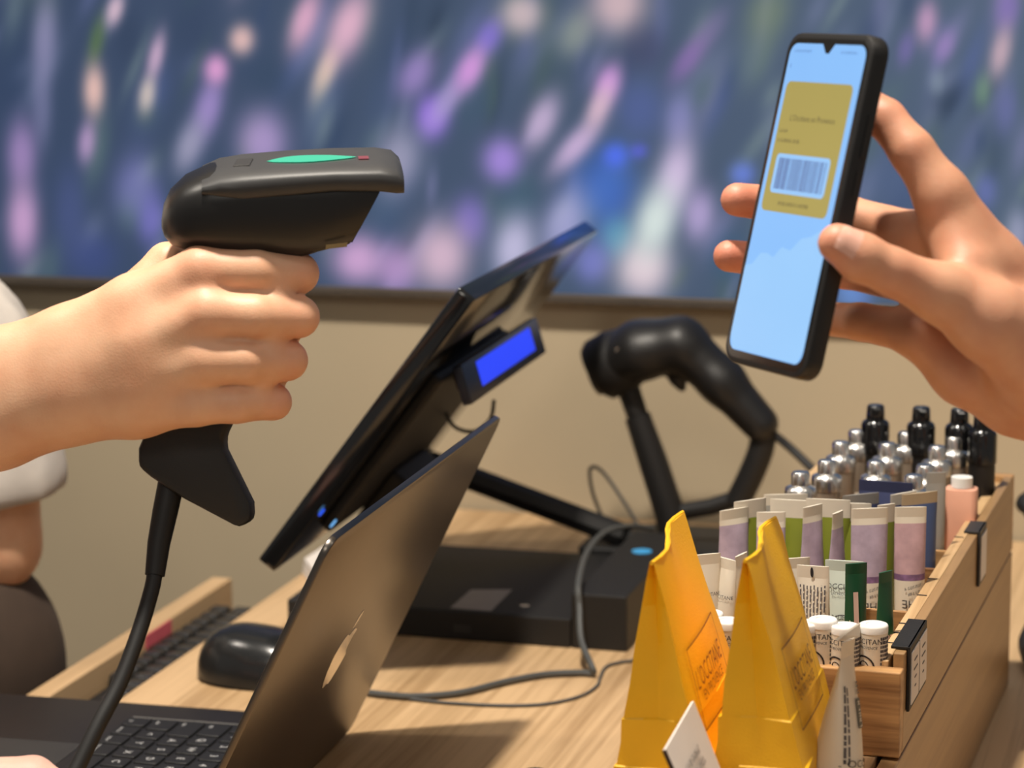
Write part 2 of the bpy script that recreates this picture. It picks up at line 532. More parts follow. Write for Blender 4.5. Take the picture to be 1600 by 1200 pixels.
# picture: (px, py, half length, half width, lean degrees, sRGB, weight)
FLOWERS = [
    (70, 60, 70, 20, 3, (146, 142, 180), .8), (66, 170, 60, 16, 0, (120, 122, 160), .7), (180, 15, 28, 13, 15, (222, 190, 205), .9),
    (147, 140, 42, 17, 0, (232, 190, 180), .95), (136, 222, 34, 14, 5, (196, 160, 205), .8), (152, 62, 42, 12, 12, (84, 112, 70), .8),
    (244, 88, 40, 12, 12, (206, 172, 200), .9), (230, 148, 30, 13, 8, (212, 196, 186), .9), (378, 62, 24, 20, 0, (226, 186, 182), .95),
    (338, 108, 24, 19, 0, (222, 158, 208), .95), (326, 168, 52, 22, 14, (166, 142, 205), .85), (296, 228, 45, 22, 18, (168, 164, 192), .8),
    (34, 240, 55, 24, 0, (172, 140, 195), .8), (36, 345, 62, 26, 0, (206, 162, 206), .9), (476, 30, 52, 20, 20, (220, 168, 196), .95),
    (545, 40, 62, 30, 20, (226, 178, 200), .95), (510, 108, 48, 16, 22, (220, 194, 176), .9), (410, 222, 52, 40, 0, (182, 156, 208), .85),
    (212, 292, 55, 34, 8, (128, 128, 190), .7), (236, 340, 45, 22, 0, (118, 112, 196), .7), (205, 330, 30, 20, 0, (72, 108, 90), .5),
    (735, 108, 38, 20, 25, (210, 150, 218), .95), (764, 58, 32, 20, 25, (132, 112, 216), .8), (700, 155, 50, 18, 32, (172, 156, 208), .8),
    (676, 182, 36, 26, 5, (156, 118, 228), .95), (650, 115, 42, 26, 30, (160, 134, 200), .8), (622, 250, 55, 38, 10, (170, 166, 194), .8),
    (785, 250, 36, 32, 0, (168, 138, 222), .9), (560, 405, 40, 42, 0, (206, 164, 208), .95), (690, 400, 56, 46, 0, (214, 182, 202), .95),
    (620, 420, 40, 36, 0, (190, 150, 205), .8), (500, 330, 40, 34, 0, (110, 110, 170), .5), (735, 345, 40, 28, 0, (136, 118, 198), .8),
    (815, 22, 34, 34, 20, (208, 186, 190), .9), (966, 6, 48, 46, 25, (206, 178, 184), .95), (900, 52, 40, 26, 25, (152, 160, 150), .7),
    (950, 132, 34, 20, 18, (208, 152, 218), .95), (936, 168, 38, 17, 24, (218, 184, 202), .9), (900, 228, 56, 20, 42, (206, 178, 216), .9),
    (846, 190, 48, 24, 25, (198, 176, 210), .9), (1076, 92, 44, 18, 35, (138, 108, 172), .8), (1112, 45, 40, 18, 35, (128, 118, 160), .6),
    (962, 243, 20, 20, 0, (80, 112, 240), .9), (998, 236, 12, 14, 0, (92, 100, 226), .7), (945, 292, 64, 52, 0, (62, 106, 196), .85),
    (1000, 170, 50, 40, 0, (82, 98, 158), .7), (1062, 185, 45, 24, 5, (136, 136, 190), .8), (1056, 275, 62, 30, 12, (208, 188, 222), .95),
    (1024, 345, 60, 34, 14, (216, 228, 224), .95), (1006, 420, 50, 46, 10, (228, 208, 216), .95), (1092, 335, 44, 26, 5, (188, 168, 216), .85),
    (965, 372, 34, 28, 0, (96, 168, 194), .7), (926, 410, 34, 28, 10, (126, 130, 206), .8), (803, 388, 56, 34, 10, (200, 194, 226), .9),
    (880, 350, 60, 34, 20, (178, 176, 220), .8), (812, 308, 40, 36, 20, (58, 86, 106), .85), (1006, 75, 40, 36, 0, (64, 70, 102), .7),
    (742, 165, 44, 26, 30, (60, 84, 104), .6), (1160, 272, 20, 20, 0, (106, 132, 226), .8), (1140, 400, 40, 30, 0, (58, 90, 120), .7),
    (1448, 34, 34, 17, 5, (194, 152, 188), .9), (1416, 76, 28, 13, 12, (122, 108, 172), .7), (1476, 72, 28, 15, 20, (156, 130, 188), .8),
    (1464, 128, 22, 13, 0, (136, 150, 168), .7), (1564, 82, 42, 16, 12, (200, 170, 182), .9), (1576, 14, 34, 18, 10, (130, 112, 178), .8),
    (1536, 142, 28, 13, 5, (114, 146, 124), .8), (1572, 170, 42, 18, 5, (108, 112, 168), .7), (1540, 298, 28, 18, 0, (110, 120, 186), .7),
    (1590, 365, 40, 20, 0, (172, 172, 202), .7), (1330, 440, 60, 30, 0, (110, 150, 220), .8), (1180, 90, 50, 30, 20, (110, 128, 130), .6),
    (1200, 20, 50, 34, 20, (120, 136, 112), .7), (870, 120, 44, 30, 0, (62, 82, 96), .5), (600, 330, 60, 30, 10, (70, 92, 122), .6),
    (300, 40, 60, 34, 10, (50, 66, 94), .6), (200, 60, 40, 20, 5, (48, 64, 90), .6), (20, 110, 80, 30, 0, (44, 62, 92), .6),
    (420, 130, 50, 34, 10, (50, 70, 96), .6), (600, 160, 60, 26, 15, (66, 84, 116), .6), (280, 370, 50, 26, 0, (60, 92, 92), .5),
    (110, 330, 70, 26, 0, (76, 88, 140), .6), (145, 400, 40, 40, 0, (62, 76, 136), .6), (1400, 280, 60, 50, 0, (78, 96, 136), .6)]
NX, NZ = 520, 230
gx = np.linspace(x0 + bz, x1 - bz, NX); gz = np.linspace(zb + bz, z1 - bz, NZ)
GX, GZ = np.meshgrid(gx, gz, indexing='ij')
V3 = np.stack([GX, np.full_like(GX, TVY), GZ], -1) - CAM0
zc = V3 @ FW; PXv = 800 + F_PX * (V3 @ RT) / zc; PYv = 600 - F_PX * (V3 @ UP) / zc
col = np.empty(GX.shape + (3,))
tt = np.clip((PXv - 0) / 1600, 0, 1)[..., None]
col[:] = np.array([54, 70, 98]) * (1 - tt) + np.array([80, 97, 119]) * tt
# value noise for foliage everywhere
for k in range(420):
    cxp, cyp = rng.uniform(-1500, 3300), rng.uniform(-1500, 520)
    if 0 < cxp < 1600 and cyp > 0 and k % 2: continue
    a = math.radians(rng.uniform(5, 32)); L, W = rng.uniform(30, 80), rng.uniform(12, 26)
    dx, dy = PXv - cxp, PYv - cyp
    u = dx * math.sin(a) - dy * math.cos(a); w = dx * math.cos(a) + dy * math.sin(a)
    c = [(46, 64, 86), (62, 92, 96), (84, 100, 160), (96, 116, 104), (176, 144, 204), (208, 172, 196)][k % 6 if not (0 < cxp < 1600 and cyp > 0) else k % 4]
    wgt = 0.5 * np.exp(-(u / L) ** 2 - (w / W) ** 2)[..., None]
    col = col * (1 - wgt) + np.array(c) * wgt
for k in range(170):
    cxp, cyp = rng.uniform(-20, 1620), rng.uniform(-20, 470)
    a = math.radians(rng.uniform(2, 34)); L, W = rng.uniform(22, 62), rng.uniform(7, 18)
    dx, dy = PXv - cxp, PYv - cyp
    u = dx * math.sin(a) - dy * math.cos(a); w = dx * math.cos(a) + dy * math.sin(a)
    c = [(112, 122, 154), (84, 108, 112), (40, 56, 78), (128, 128, 172), (74, 96, 92), (96, 106, 150), (54, 72, 104), (120, 138, 140)][k % 8]
    wgt = 0.55 * np.exp(-(u / L) ** 2 - (w / W) ** 2)[..., None]
    col = col * (1 - wgt) + np.array(c) * wgt
for (cxp, cyp, L, W, a, c, wg) in sorted(FLOWERS, key=lambda t: sum(t[5])):
    a = math.radians(a)
    dx, dy = PXv - cxp, PYv - cyp
    u = dx * math.sin(a) - dy * math.cos(a); w = dx * math.cos(a) + dy * math.sin(a)
    q = ((u / L) ** 2 + (w / W) ** 2)
    wgt = wg * np.exp(-q ** 1.25)[..., None]
    col = col * (1 - wgt) + np.array(c) * wgt
cl = np.clip(col / 255, 0, 1)
cl = np.where(cl <= 0.04045, cl / 12.92, ((cl + 0.055) / 1.055) ** 2.4)
ii = np.arange(NX * NZ).reshape(NX, NZ)
qf = np.stack([ii[:-1, :-1], ii[1:, :-1], ii[1:, 1:], ii[:-1, 1:]], -1).reshape(-1, 4)
pm = bpy.data.meshes.new('picture')
pv = np.stack([GX, np.full_like(GX, TVY - 0.0005), GZ], -1).reshape(-1, 3) - WLOC[tv]
pm.from_pydata(pv.tolist(), [], qf.tolist())
ca = pm.color_attributes.new('picture_colour', 'FLOAT_COLOR', 'POINT')
ca.data.foreach_set('color', np.concatenate([cl.reshape(-1, 3), np.ones((NX * NZ, 1))], 1).astype(np.float32).ravel())
pm.materials.append(attr_glow('television_picture', 'picture_colour'))
po = bpy.data.objects.new('picture', pm); COL.objects.link(po); po.parent = tv

# ================================================================== LAPTOP
LW, LD = 0.3557, 0.246
laz = math.radians(14.25) - YAW
LC = np.array([-0.5638, 1.5647, 0.0027])
h_ = np.array([-math.sin(laz), -math.cos(laz), 0]); w_ = np.array([-math.cos(laz), math.sin(laz), 0]); Z = np.array([0, 0, 1.])
tau = math.radians(26.1)
u_ = -math.sin(tau) * w_ + math.cos(tau) * Z; n_ = -math.cos(tau) * w_ - math.sin(tau) * Z
BT = 0.0112  # top of the base
lap = thing('laptop', tuple(LC + h_ * LW / 2 + w_ * 0.12 - np.array([0, 0, LC[2]])), 'open dark laptop with a mirror emblem on its lid, on the counter', 'laptop')


def rrect(x0, x1, y0, y1, r, n=5, corners=(1, 1, 1, 1)):
    out = []
    for (cx, cy, a0, on) in ((x1, y1, 0, corners[0]), (x0, y1, 90, corners[1]), (x0, y0, 180, corners[2]), (x1, y0, 270, corners[3])):
        if not on: out.append((cx, cy)); continue
        sx = -1 if cx == x1 else 1; sy = -1 if cy == y1 else 1
        for k in range(n + 1):
            a = math.radians(a0 + 90 * k / n)
            out.append((cx + sx * r + r * math.cos(a), cy + sy * r + r * math.sin(a)))
    return out


LO = np.array([LC[0], LC[1], 0.0])
part(lap, 'base', MB().prism(rrect(0, LW, 0.004, LD + 0.024, 0.011), LO, h_, w_, Z, 0.0016, BT), M_LAP, smooth=True, bevel=0.0012)
part(lap, 'hinge', MB().tube([LO + h_ * 0.03 + Z * 0.0075 + w_ * 0.0035, LO + h_ * (LW - 0.03) + Z * 0.0075 + w_ * 0.0035], 0.0035), M_BLACK, smooth=True)
for a, b in ((0.02, 0.02), (LW - 0.02, 0.02), (0.02, LD - 0.02), (LW - 0.02, LD - 0.02)):
    part(lap, 'foot', MB().lathe([(0.006, 0.0), (0.007, 0.002)], LO + h_ * a + w_ * b, 12), M_RUBBER)
lid = part(lap, 'lid', MB().prism(rrect(0, LW, 0.0, LD, 0.0105), LC, h_, u_, n_, -0.0042, 0.0), M_LID, smooth=True, bevel=0.0008, label='dark metal lid')
part(lid, 'display', MB().prism(rrect(0.004, LW - 0.004, 0.008, LD - 0.004, 0.007), LC, h_, u_, n_, -0.0048, -0.0041), M_BLACKG)
# emblem: apple outline with a bite on the far side and a leaf
ap = []
half = [(0, .40), (.10, .46), (.22, .49), (.34, .46), (.43, .37)]
R_ = [(0, .42), (.10, .47), (.20, .49), (.30, .46), (.38, .40), (.30, .33), (.265, .23), (.275, .12), (.32, .04), (.42, -.03), (.38, -.16), (.30, -.31), (.21, -.43), (.12, -.475), (.04, -.45), (0, -.44)]
L_ = [(-.04, -.45), (-.12, -.475), (-.21, -.43), (-.31, -.29), (-.40, -.10), (-.43, .08), (-.42, .23), (-.36, .37), (-.26, .46), (-.16, .49), (-.08, .46)]
es = 0.040
ap = [(x * es, y * es) for x, y in R_ + L_]
leaf = [(0.0, .54), (.015, .64), (.06, .73), (.14, .80), (.20, .82), (.20, .73), (.16, .64), (.09, .57)]
EO = LC + h_ * LW / 2 + u_ * (LD * 0.47)
emb = MB().prism(ap, EO, -h_, u_, n_, -0.0002, 0.00025).prism([(x * es, y * es) for x, y in leaf], EO, -h_, u_, n_, -0.0002, 0.00025)
part(lid, 'emblem', emb, M_MIRROR, label='mirror-polished apple shaped emblem')
# keyboard
KU, KV = 0.0628, 0.0598
KO = LO + h_ * KU + w_ * KV + Z * BT
U19 = 0.01905
part(lap, 'keyboard_well', MB().prism(rrect(-0.031, 0.245, -0.027, 0.0865, 0.003), KO, h_, w_, Z, -0.0004, 0.0002), M_BLACK)
part(lap, 'trackpad', MB().prism(rrect(0.03, 0.19, 0.094, 0.1815, 0.004), KO, h_, w_, Z, -0.0003, 0.0003), M_DGREY)
part(lap, 'well_edge', MB().box(KO + h_ * (-0.0312) + w_ * 0.028 + Z * 0.0003, (0.0012, 0.112, 0.0006), h_, w_, Z), mat('lighter_edge', (120, 118, 114), 0.5))
rows = [(-0.0165, 0.013, [('esc', 1.5)] + [('F%d' % i, 1.0) for i in range(1, 13)] + [('', 1.0)]),
        (0.0, 0.0165, [('^', 1.0)] + [(c, 1.0) for c in '1234567890'] + [('ß', 1.0), ('´', 1.0), ('<-', 1.5)]),
        (0.01905, 0.0165, [('tab', 1.5)] + [(c, 1.0) for c in 'QWERTZUIOPÜ'] + [('+', 1.0), ('', 1.0)]),
        (0.0381, 0.0165, [('caps', 1.75)] + [(c, 1.0) for c in 'ASDFGHJKLÖÄ'] + [('#', 1.0), ('', .75)]),
        (0.05715, 0.0165, [('shift', 1.25)] + [(c, 1.0) for c in '<YXCVBNM,.-'] + [('shift', 2.25)]),
        (0.0762, 0.0165, [('fn', 1.0), ('control', 1.0), ('option', 1.0), ('command', 1.25), ('', 5.0), ('cmd', 1.25), ('alt', 1.0), ('', 1.0), ('', 1.0), ('', 1.0)])]
key_mesh = {}
RX = math.atan2(h_[1], h_[0])
for v, kh, ks in rows:
    uu = -1.5 * U19
    for nm, wd in ks:
        cu = uu + wd * U19 / 2; uu += wd * U19
        kk = (wd, kh)
        if kk not in key_mesh:
            mm = MB().prism(rrect(-wd * U19 / 2 + 0.0014, wd * U19 / 2 - 0.0014, -kh / 2, kh / 2, 0.0018, 2), (0, 0, 0), (1, 0, 0), (0, 1, 0), (0, 0, 1), 0.0, 0.0014)
            key_mesh[kk] = make_mesh('key', mm, M_KEY, True, 0.0003, 1)
        ko = bpy.data.objects.new('key', key_mesh[kk]); COL.objects.link(ko); ko.parent = lap
        P = KO + h_ * cu + w_ * v + Z * 0.0002
        # local x along h, local y = up-side of the letters (toward the lid)
        R = Matrix((Vector(h_), Vector(-w_), Vector(Z))).transposed().to_4x4()
        R.translation = Vector(P - WLOC[lap]); ko.matrix_local = R
        if nm:
            sz = 0.0074 if len(nm) == 1 else (0.0034 if len(nm) > 3 else 0.004)
            tm = MB()
            ox, oy = (0, 0) if len(nm) == 1 else (-wd * U19 / 2 + 0.0095 if wd > 1 else 0, -0.004)
            flat_text(tm, nm, sz, (ox, oy, 0.00155), (1, 0, 0), (0, 1, 0))
            lo = bpy.data.objects.new('legend', make_mesh('legend', tm, M_LEGEND)); COL.objects.link(lo); lo.parent = ko

# ================================================================== POINT-OF-SALE COMPUTER
pos = thing('sales_terminal', (-0.55, 1.90, 0), 'black all-in-one till computer with tilted screen beside the laptop', 'computer')
# base slab and raised block
sx0, sx1, sy0, sy1 = -0.70, -0.4725, 1.803, 2.003
part(pos, 'base_slab', MB().box(((sx0 + sx1) / 2, (sy0 + sy1) / 2, 0.0115), (sx1 - sx0, sy1 - sy0, 0.023)), M_BLACKM, bevel=0.0015)
blk = part(pos, 'power_block', MB().box((-0.4505, 1.906, 0.0215), (0.043, 0.206, 0.043)), M_BLACKM, bevel=0.0015)
bl = on_z(1003, 862, 0.043)
part(blk, 'blue_logo_dot', MB().lathe([(0.008, 0.0), (0.008, 0.0006)], (bl[0], bl[1], 0.043), 20), mat('blue_dot', (60, 150, 200), 0.4, emit=(40, 130, 190), emit_s=0.25))
lb = [on_z(703, 950, 0.0232), on_z(767, 955, 0.0232), on_z(801, 921, 0.0232), on_z(736, 921, 0.0232)]
part(pos, 'rating_label', MB().quad(*lb), mat('silver_label', (150, 140, 134), 0.5), label='pale grey rating label')
fp = on_z(820, 947, 0.0232)
part(pos, 'screw', MB().lathe([(0.004, 0), (0.004, 0.0008)], (fp[0], fp[1], 0.0228), 12), M_SILVER)
pt = on_y(722, 983, 1.8025)
part(pos, 'usb_port', MB().box((pt[0], 1.8027, pt[2]), (0.014, 0.001, 0.006)), M_DGREY)
# monitor
P0, P1 = on_y(412, 884, 1.655), on_y(728, 457, 1.655)
d_ = ray(924, 351); P2 = CAM0 + d_ * ((P1[2] - CAM_H) / d_[2])
MH = np.linalg.norm(P1 - P0); MW = np.linalg.norm(P2 - P1)
mu = (P1 - P0) / MH; mv = (P2 - P1) / MW; mn = np.cross(mu, mv); mn /= np.linalg.norm(mn)
if mn[0] < 0: mn = -mn   # back of the panel faces +X
mon = part(pos, 'screen_panel', MB().prism(rrect(0, MH, 0, MW, 0.004, 3), P0, mu, mv, mn, -0.006, 0.008), M_BLACKG, smooth=True, bevel=0.0015)
part(mon, 'glass', MB().prism(rrect(0.012, MH - 0.012, 0.012, MW - 0.012, 0.002, 2), P0, mu, mv, mn, -0.0066, -0.0058), mat('dark_screen_glass', (10, 12, 20), 0.08))
part(pos, 'rear_housing', MB().box(P0 + mu * MH * 0.40 + mv * MW * 0.40 + mn * 0.0125, (MH * 0.58, MW * 0.52, 0.010), mu, mv, mn), M_BLACKM, bevel=0.003)
part(pos, 'hinge_bracket', MB().box(P0 + mu * MH * 0.17 + mv * MW * 0.45 + mn * 0.026, (0.05, 0.09, 0.018), mu, mv, mn), M_BLACKM, bevel=0.004)
for q, c, r in (((503, 801), (40, 90, 255), 0.0032), ((521, 818), (120, 190, 255), 0.0036)):
    # lamps on the back of the panel
    rr = ray(*q); o_ = P0 + mn * (0.0088 if q[0] == 503 else 0.0178); t_ = ((o_ - CAM0) @ mn) / (rr @ mn); pp = CAM0 + rr * t_
    ring = [[pp + r * (math.cos(k * math.pi / 6) * mu + math.sin(k * math.pi / 6) * mv) + mn * z for k in range(12)] for z in (-0.0006, 0.0003)]
    part(pos, 'status_lamp', MB().rings(ring), glow('blue_lamp_%d' % q[0], c, 1.0), label='small blue status light')
# stand arm from the monitor back down to the base
a0 = on_z(975, 838, 0.020); a1 = P0 + mu * MH * 0.17 + mv * MW * 0.5 + mn * 0.03
a0[1] = 2.02; a0 = on_y(972, 836, 2.022)
amid = on_y(738, 748, 2.0)
part(pos, 'stand_arm', MB().tube([a0 + (a0 - amid) * 0.05, amid, amid + (amid - a0) * 0.35], 0.0105, 8), M_BLACKM, smooth=True)
part(pos, 'stand_foot', MB().box((-0.475, 2.033, 0.014), (0.09, 0.05, 0.028)), M_BLACKM, bevel=0.003)
part(pos, 'arm_joint', MB().tube([amid + (amid - a0) * 0.35, a1], 0.013, 8), M_BLACKM, smooth=True)
# customer display
Ya = 1.70
T0, B0 = on_y(720, 570, Ya), on_y(738, 632, Ya)
d_ = ray(838, 495); T1 = CAM0 + d_ * ((T0[2] - CAM_H) / d_[2])
d_ = ray(863, 552); B1 = CAM0 + d_ * ((B0[2] - CAM_H) / d_[2])
dv = (T1 - T0); dl = np.linalg.norm(dv); dv /= dl; du = (T0 - B0); dh = np.linalg.norm(du); du /= dh
dn = np.cross(dv, du); dn /= np.linalg.norm(dn)
if dn[0] < 0: dn = -dn
cdp = part(pos, 'customer_display', MB().prism(rrect(0, dl, 0, dh, 0.002, 2), B0, dv, du, dn, -0.007, 0.0), mat('display_housing', (30, 34, 48), 0.35), smooth=True, bevel=0.001)
part(cdp, 'blue_screen', MB().prism([(dl * .16, dh * .24), (dl * .87, dh * .24), (dl * .87, dh * .86), (dl * .16, dh * .86)], B0, dv, du, dn, -0.0003, 0.0003), glow('blue_lcd', (36, 66, 255), 1.0), label='glowing blank blue display')
part(pos, 'display_bracket', MB().box(B0 + dv * dl * 0.40 + du * dh * 0.5 - dn * 0.016, (0.07, 0.018, 0.02), dv, du, dn), M_BLACKM, bevel=0.002)
cpts = [on_y(772, 625, 1.86), on_y(766, 655, 1.86), on_y(742, 674, 1.86), on_y(712, 668, 1.86), on_y(696, 645, 1.86), on_y(690, 622, 1.85)]
part(pos, 'display_cord', MB().tube(smooth_curve(cpts), 0.0016, 6), M_RUBBER, smooth=True)

# ------------------------------------------------------------------ keyboard on the lowered shelf
kb = thing('keyboard', (-0.745, 1.70, -0.054), 'black desktop keyboard on the lowered shelf under the screen', 'keyboard')
part(kb, 'case', MB().box((-0.748, 1.715, -0.040), (0.130, 0.46, 0.0215)), M_BLACKM, bevel=0.003)
kmesh = make_mesh('key', MB().rings([[(-.0082, -.0082, 0), (.0082, -.0082, 0), (.0082, .0082, 0), (-.0082, .0082, 0)], [(-.0066, -.0066, .009), (.0066, -.0066, .009), (.0066, .0066, .009), (-.0066, .0066, .009)]]), mat('dark_grey_keycap', (46, 45, 44), 0.3), True, 0.0012, 2)
for i in range(6):
    for j in range(22):
        if i == 0 and 5 < j < 11: continue
        o = bpy.data.objects.new('key', kmesh); COL.objects.link(o); o.parent = kb
        o.location = Vector((-0.8035 + i * 0.0192 - WLOC[kb][0], 1.504 + j * 0.0196 - WLOC[kb][1], -0.0288 - WLOC[kb][2]))
# added block on the counter edge for a whitish lit patch under the screen
ps = [on_z(x_, y_, 0.014) for x_, y_ in ((446, 893), (482, 872), (462, 850), (430, 870))]
sh_ = max(0.0, -0.7465 - min(q[0] for q in ps)); ps = [np.array([q[0] + sh_, q[1], 0.014]) for q in ps]
pale_blk = thing('pale_block', tuple(sum(ps) / 4 - np.array([0, 0, 0.014])), 'small added white block standing for a pale patch under the till screen', 'paper')
for k_, (z0_, z1_) in enumerate(((0.0, 0.0045), (0.0047, 0.0092), (0.0094, 0.014))):
    part(pale_blk, 'block_layer', MB().rings([[np.array([q[0] + 0.0008 * k_, q[1], z0_]) for q in ps], [np.array([q[0] + 0.0008 * k_, q[1], z1_]) for q in ps]]), M_PAPER)

# ------------------------------------------------------------------ mouse
mo = thing('computer_mouse', (-0.668, 1.672, 0), 'black computer mouse behind the laptop lid', 'mouse')
mv_ = MB(); nn = 28; rings = []
for i in range(9):
    t = i / 8; ang = t * math.pi / 2
    rr = math.cos(ang) ** 0.75 if i < 8 else 0.02
    z = 0.002 + 0.036 * math.sin(ang) ** 0.9
    rings.append([(-0.668 + 0.031 * rr * math.copysign(abs(math.cos(a)) ** 0.85, math.cos(a)) * 1.6, 1.672 + 0.0335 * rr * math.copysign(abs(math.sin(a)) ** 0.85, math.sin(a)), z * (1 - 0.18 * math.cos(a) * rr)) for a in [k * 2 * math.pi / nn for k in range(nn)]])
mv_.rings(rings)
part(mo, 'shell', mv_, mat('mouse_plastic', (30, 31, 32), 0.22), smooth=60)
part(mo, 'sole', MB().rings([[(-0.668 + 0.0485 * math.cos(a), 1.672 + 0.0325 * math.sin(a), z) for a in [k * 2 * math.pi / 24 for k in range(24)]] for z in (0.0, 0.004)]), M_RUBBER)
part(mo, 'scroll_wheel', MB().tube([(-0.642, 1.667, 0.031), (-0.642, 1.675, 0.031)], 0.006, 14), M_DGREY, smooth=True)

# ------------------------------------------------------------------ cables on the counter
zc_ = 0.003
c1 = [on_z(560, 1080, zc_), on_z(600, 1085, zc_), on_z(650, 1088, zc_), on_z(720, 1082, zc_), on_z(790, 1065, zc_), on_z(850, 1054, zc_), on_z(905, 1051, zc_), on_z(926, 1052, zc_)]
up_ = [on_y(924, 1040, 1.735), on_y(908, 1000, 1.755), on_y(905, 950, 1.775), on_y(907, 905, 1.80) + np.array([0, -.006, .0]), on_y(918, 862, 1.90), on_y(945, 832, 1.97), on_y(985, 822, 2.02), on_y(1020, 826, 2.05)]
single('cable', MB().tube(smooth_curve(c1 + up_), 0.0024, 8), M_CABLE, tuple(c1[3]), 'thick grey cable running from the laptop up over the till base', 'cable', smooth=True)
c2 = [on_z(640, 1092, 0.0016), on_z(700, 1098, 0.0016), on_z(780, 1102, 0.0016), on_z(850, 1100, 0.0016), on_z(905, 1088, 0.0016), on_z(932, 1072, 0.0016), on_z(938, 1058, 0.0016), on_z(950, 1040, 0.0016), on_z(990, 1032, 0.0016), on_z(1030, 1034, .0016)]
single('cable', MB().tube(smooth_curve(c2), 0.0011, 6), M_CABLE, tuple(c2[3]), 'thin grey wire curving on the counter below the thicker cable', 'cable', smooth=True)
c3 = [on_y(1000, 826, 2.10), on_y(972, 780, 2.10), on_y(940, 736, 2.10), on_y(922, 733, 2.10), on_y(926, 770, 2.10), on_y(942, 812, 2.10), on_y(950, 845, 2.10)]
single('cable', MB().tube(smooth_curve(c3), 0.0016, 6), M_CABLE, tuple(c3[-1]), 'thin looped grey wire standing up beside the scanner stand', 'cable', smooth=True)

# ================================================================== SCANNER ON ITS STAND
st = thing('scanner_stand', (-0.43, 2.11, 0), 'black looped holder stand for the parked scanner, by the wall', 'stand')
SY = 2.10
part(st, 'base_plate', MB().prism(rrect(-0.075, 0.065, -0.045, 0.045, 0.02), (-0.43, 2.125, 0), (1, 0, 0), (0, 1, 0), Z, 0, 0.012), M_BLACKM, smooth=True, bevel=0.003)
pb_ = on_y(1046, 800, SY); pb0 = pb_.copy(); pb0 = on_y(1056, 838, SY); pb0[2] = 0.008
part(st, 'front_post', MB().tube([pb0, pb_, on_y(1020, 720, SY), on_y(996, 650, SY)], [0.0135, 0.0135, 0.013, 0.0115], 12), M_BLACKM, smooth=True)
part(st, 'neck', MB().tube([on_y(998, 655, SY), on_y(978, 596, SY)], [0.0095, 0.0105], 10), M_BLACKM, smooth=True)
part(st, 'cross_bar', MB().tube([on_y(1050, 802, SY), on_y(1110, 792, SY), on_y(1172, 772, SY)], 0.0075, 10), M_BLACKM, smooth=True)
part(st, 'rear_post', MB().tube(smooth_curve([on_y(1152, 785, SY), on_y(1172, 745, SY), on_y(1188, 705, SY), on_y(1194, 672, SY)]), [0.0112] * 25, 10), M_BLACKM, smooth=True)
ps_ = thing('barcode_scanner', tuple(on_y(1000, 600, SY)), 'black barcode scanner parked head-first in the looped stand', 'scanner')
hd_pts = [on_y(958, 566, SY), on_y(1000, 548, SY), on_y(1062, 536, SY)]; hd_r = [0.0225, 0.0245, 0.0235]


def sd_sc2(P):
    Q = (P - np.array([0, SY, 0])) * np.array([1, 0.82, 1]) + np.array([0, SY, 0])
    a = sd_chain(Q, hd_pts, hd_r, 0.01)
    b = sd_chain(Q, [on_y(1078, 550, SY), on_y(1128, 596, SY), on_y(1188, 662, SY)], [0.021, 0.0185, 0.0155], 0.01)
    c = sd_chain(Q, [on_y(1055, 592, SY), on_y(1066, 606, SY)], [0.006, 0.004])
    return smin(smin(a, b, 0.006), c, 0.006)


V, Q = surface_nets(sd_sc2, on_y(890, 720, SY) + np.array([0, -.05, 0]), on_y(1240, 460, SY) + np.array([0, .05, 0]), 0.0022)
bo = body_object('body', V, Q, M_BLACK, WLOC[ps_], parent=ps_)
fr = on_y(930, 572, SY); dirn = on_y(958, 566, SY) - on_y(1000, 548, SY); dirn /= np.linalg.norm(dirn)
part(ps_, 'nose_ring', MB().tube([on_y(985, 556, SY), on_y(962, 566, SY), on_y(938, 578, SY), on_y(931, 582, SY)], [0.0260, 0.0285, 0.0275, 0.0235], 24), M_BLACKM, smooth=True)
part(ps_, 'scan_window', MB().tube([on_y(931, 582, SY), on_y(928, 583, SY)], [0.020, 0.020], 20), M_BLACKG)
for q in ((966, 548), (1001, 553)):
    p = on_y(q[0], q[1], SY - 0.029)
    part(ps_, 'screw', MB().tube([p, p + np.array([0, 0.004, 0])], 0.0026, 10), M_SILVER)
cb = [on_y(1196, 668, SY), on_y(1235, 700, 2.10), on_y(1275, 738, 2.09), on_y(1330, 790, 2.08), on_y(1400, 840, 2.07), on_y(1470, 880, 2.06)]
part(ps_, 'cord', MB().tube(smooth_curve(cb), 0.0038, 8), M_RUBBER, smooth=True)

# ================================================================== WOODEN BOX AND TRAY (turned two degrees)
bth = math.radians(2.0)
bX = np.array([math.cos(bth), -math.sin(bth), 0]); bY = np.array([math.sin(bth), math.cos(bth), 0])
TR0 = np.array([-0.163, 1.310, 0.0])     # right front corner of the tray
TWD, TLN = 0.140, 0.482


def tb(x, y, z):   # tray coordinates: x to the left of the right side, y toward the wall
    return TR0 - bX * x + bY * y + Z * z


ZB, ZT = 0.099, 0.154
bx = thing('display_box', tuple(tb(0.07, 0.2, 0)), 'long oak lower box under the product tray, on the counter', 'box')
FE = -0.165  # the lower box reaches forward of the tray


def tbox(x0, x1, y0, y1, z0, z1):
    return MB().box(tb((x0 + x1) / 2, (y0 + y1) / 2, (z0 + z1) / 2), (x1 - x0, y1 - y0, z1 - z0), bX, bY, Z)


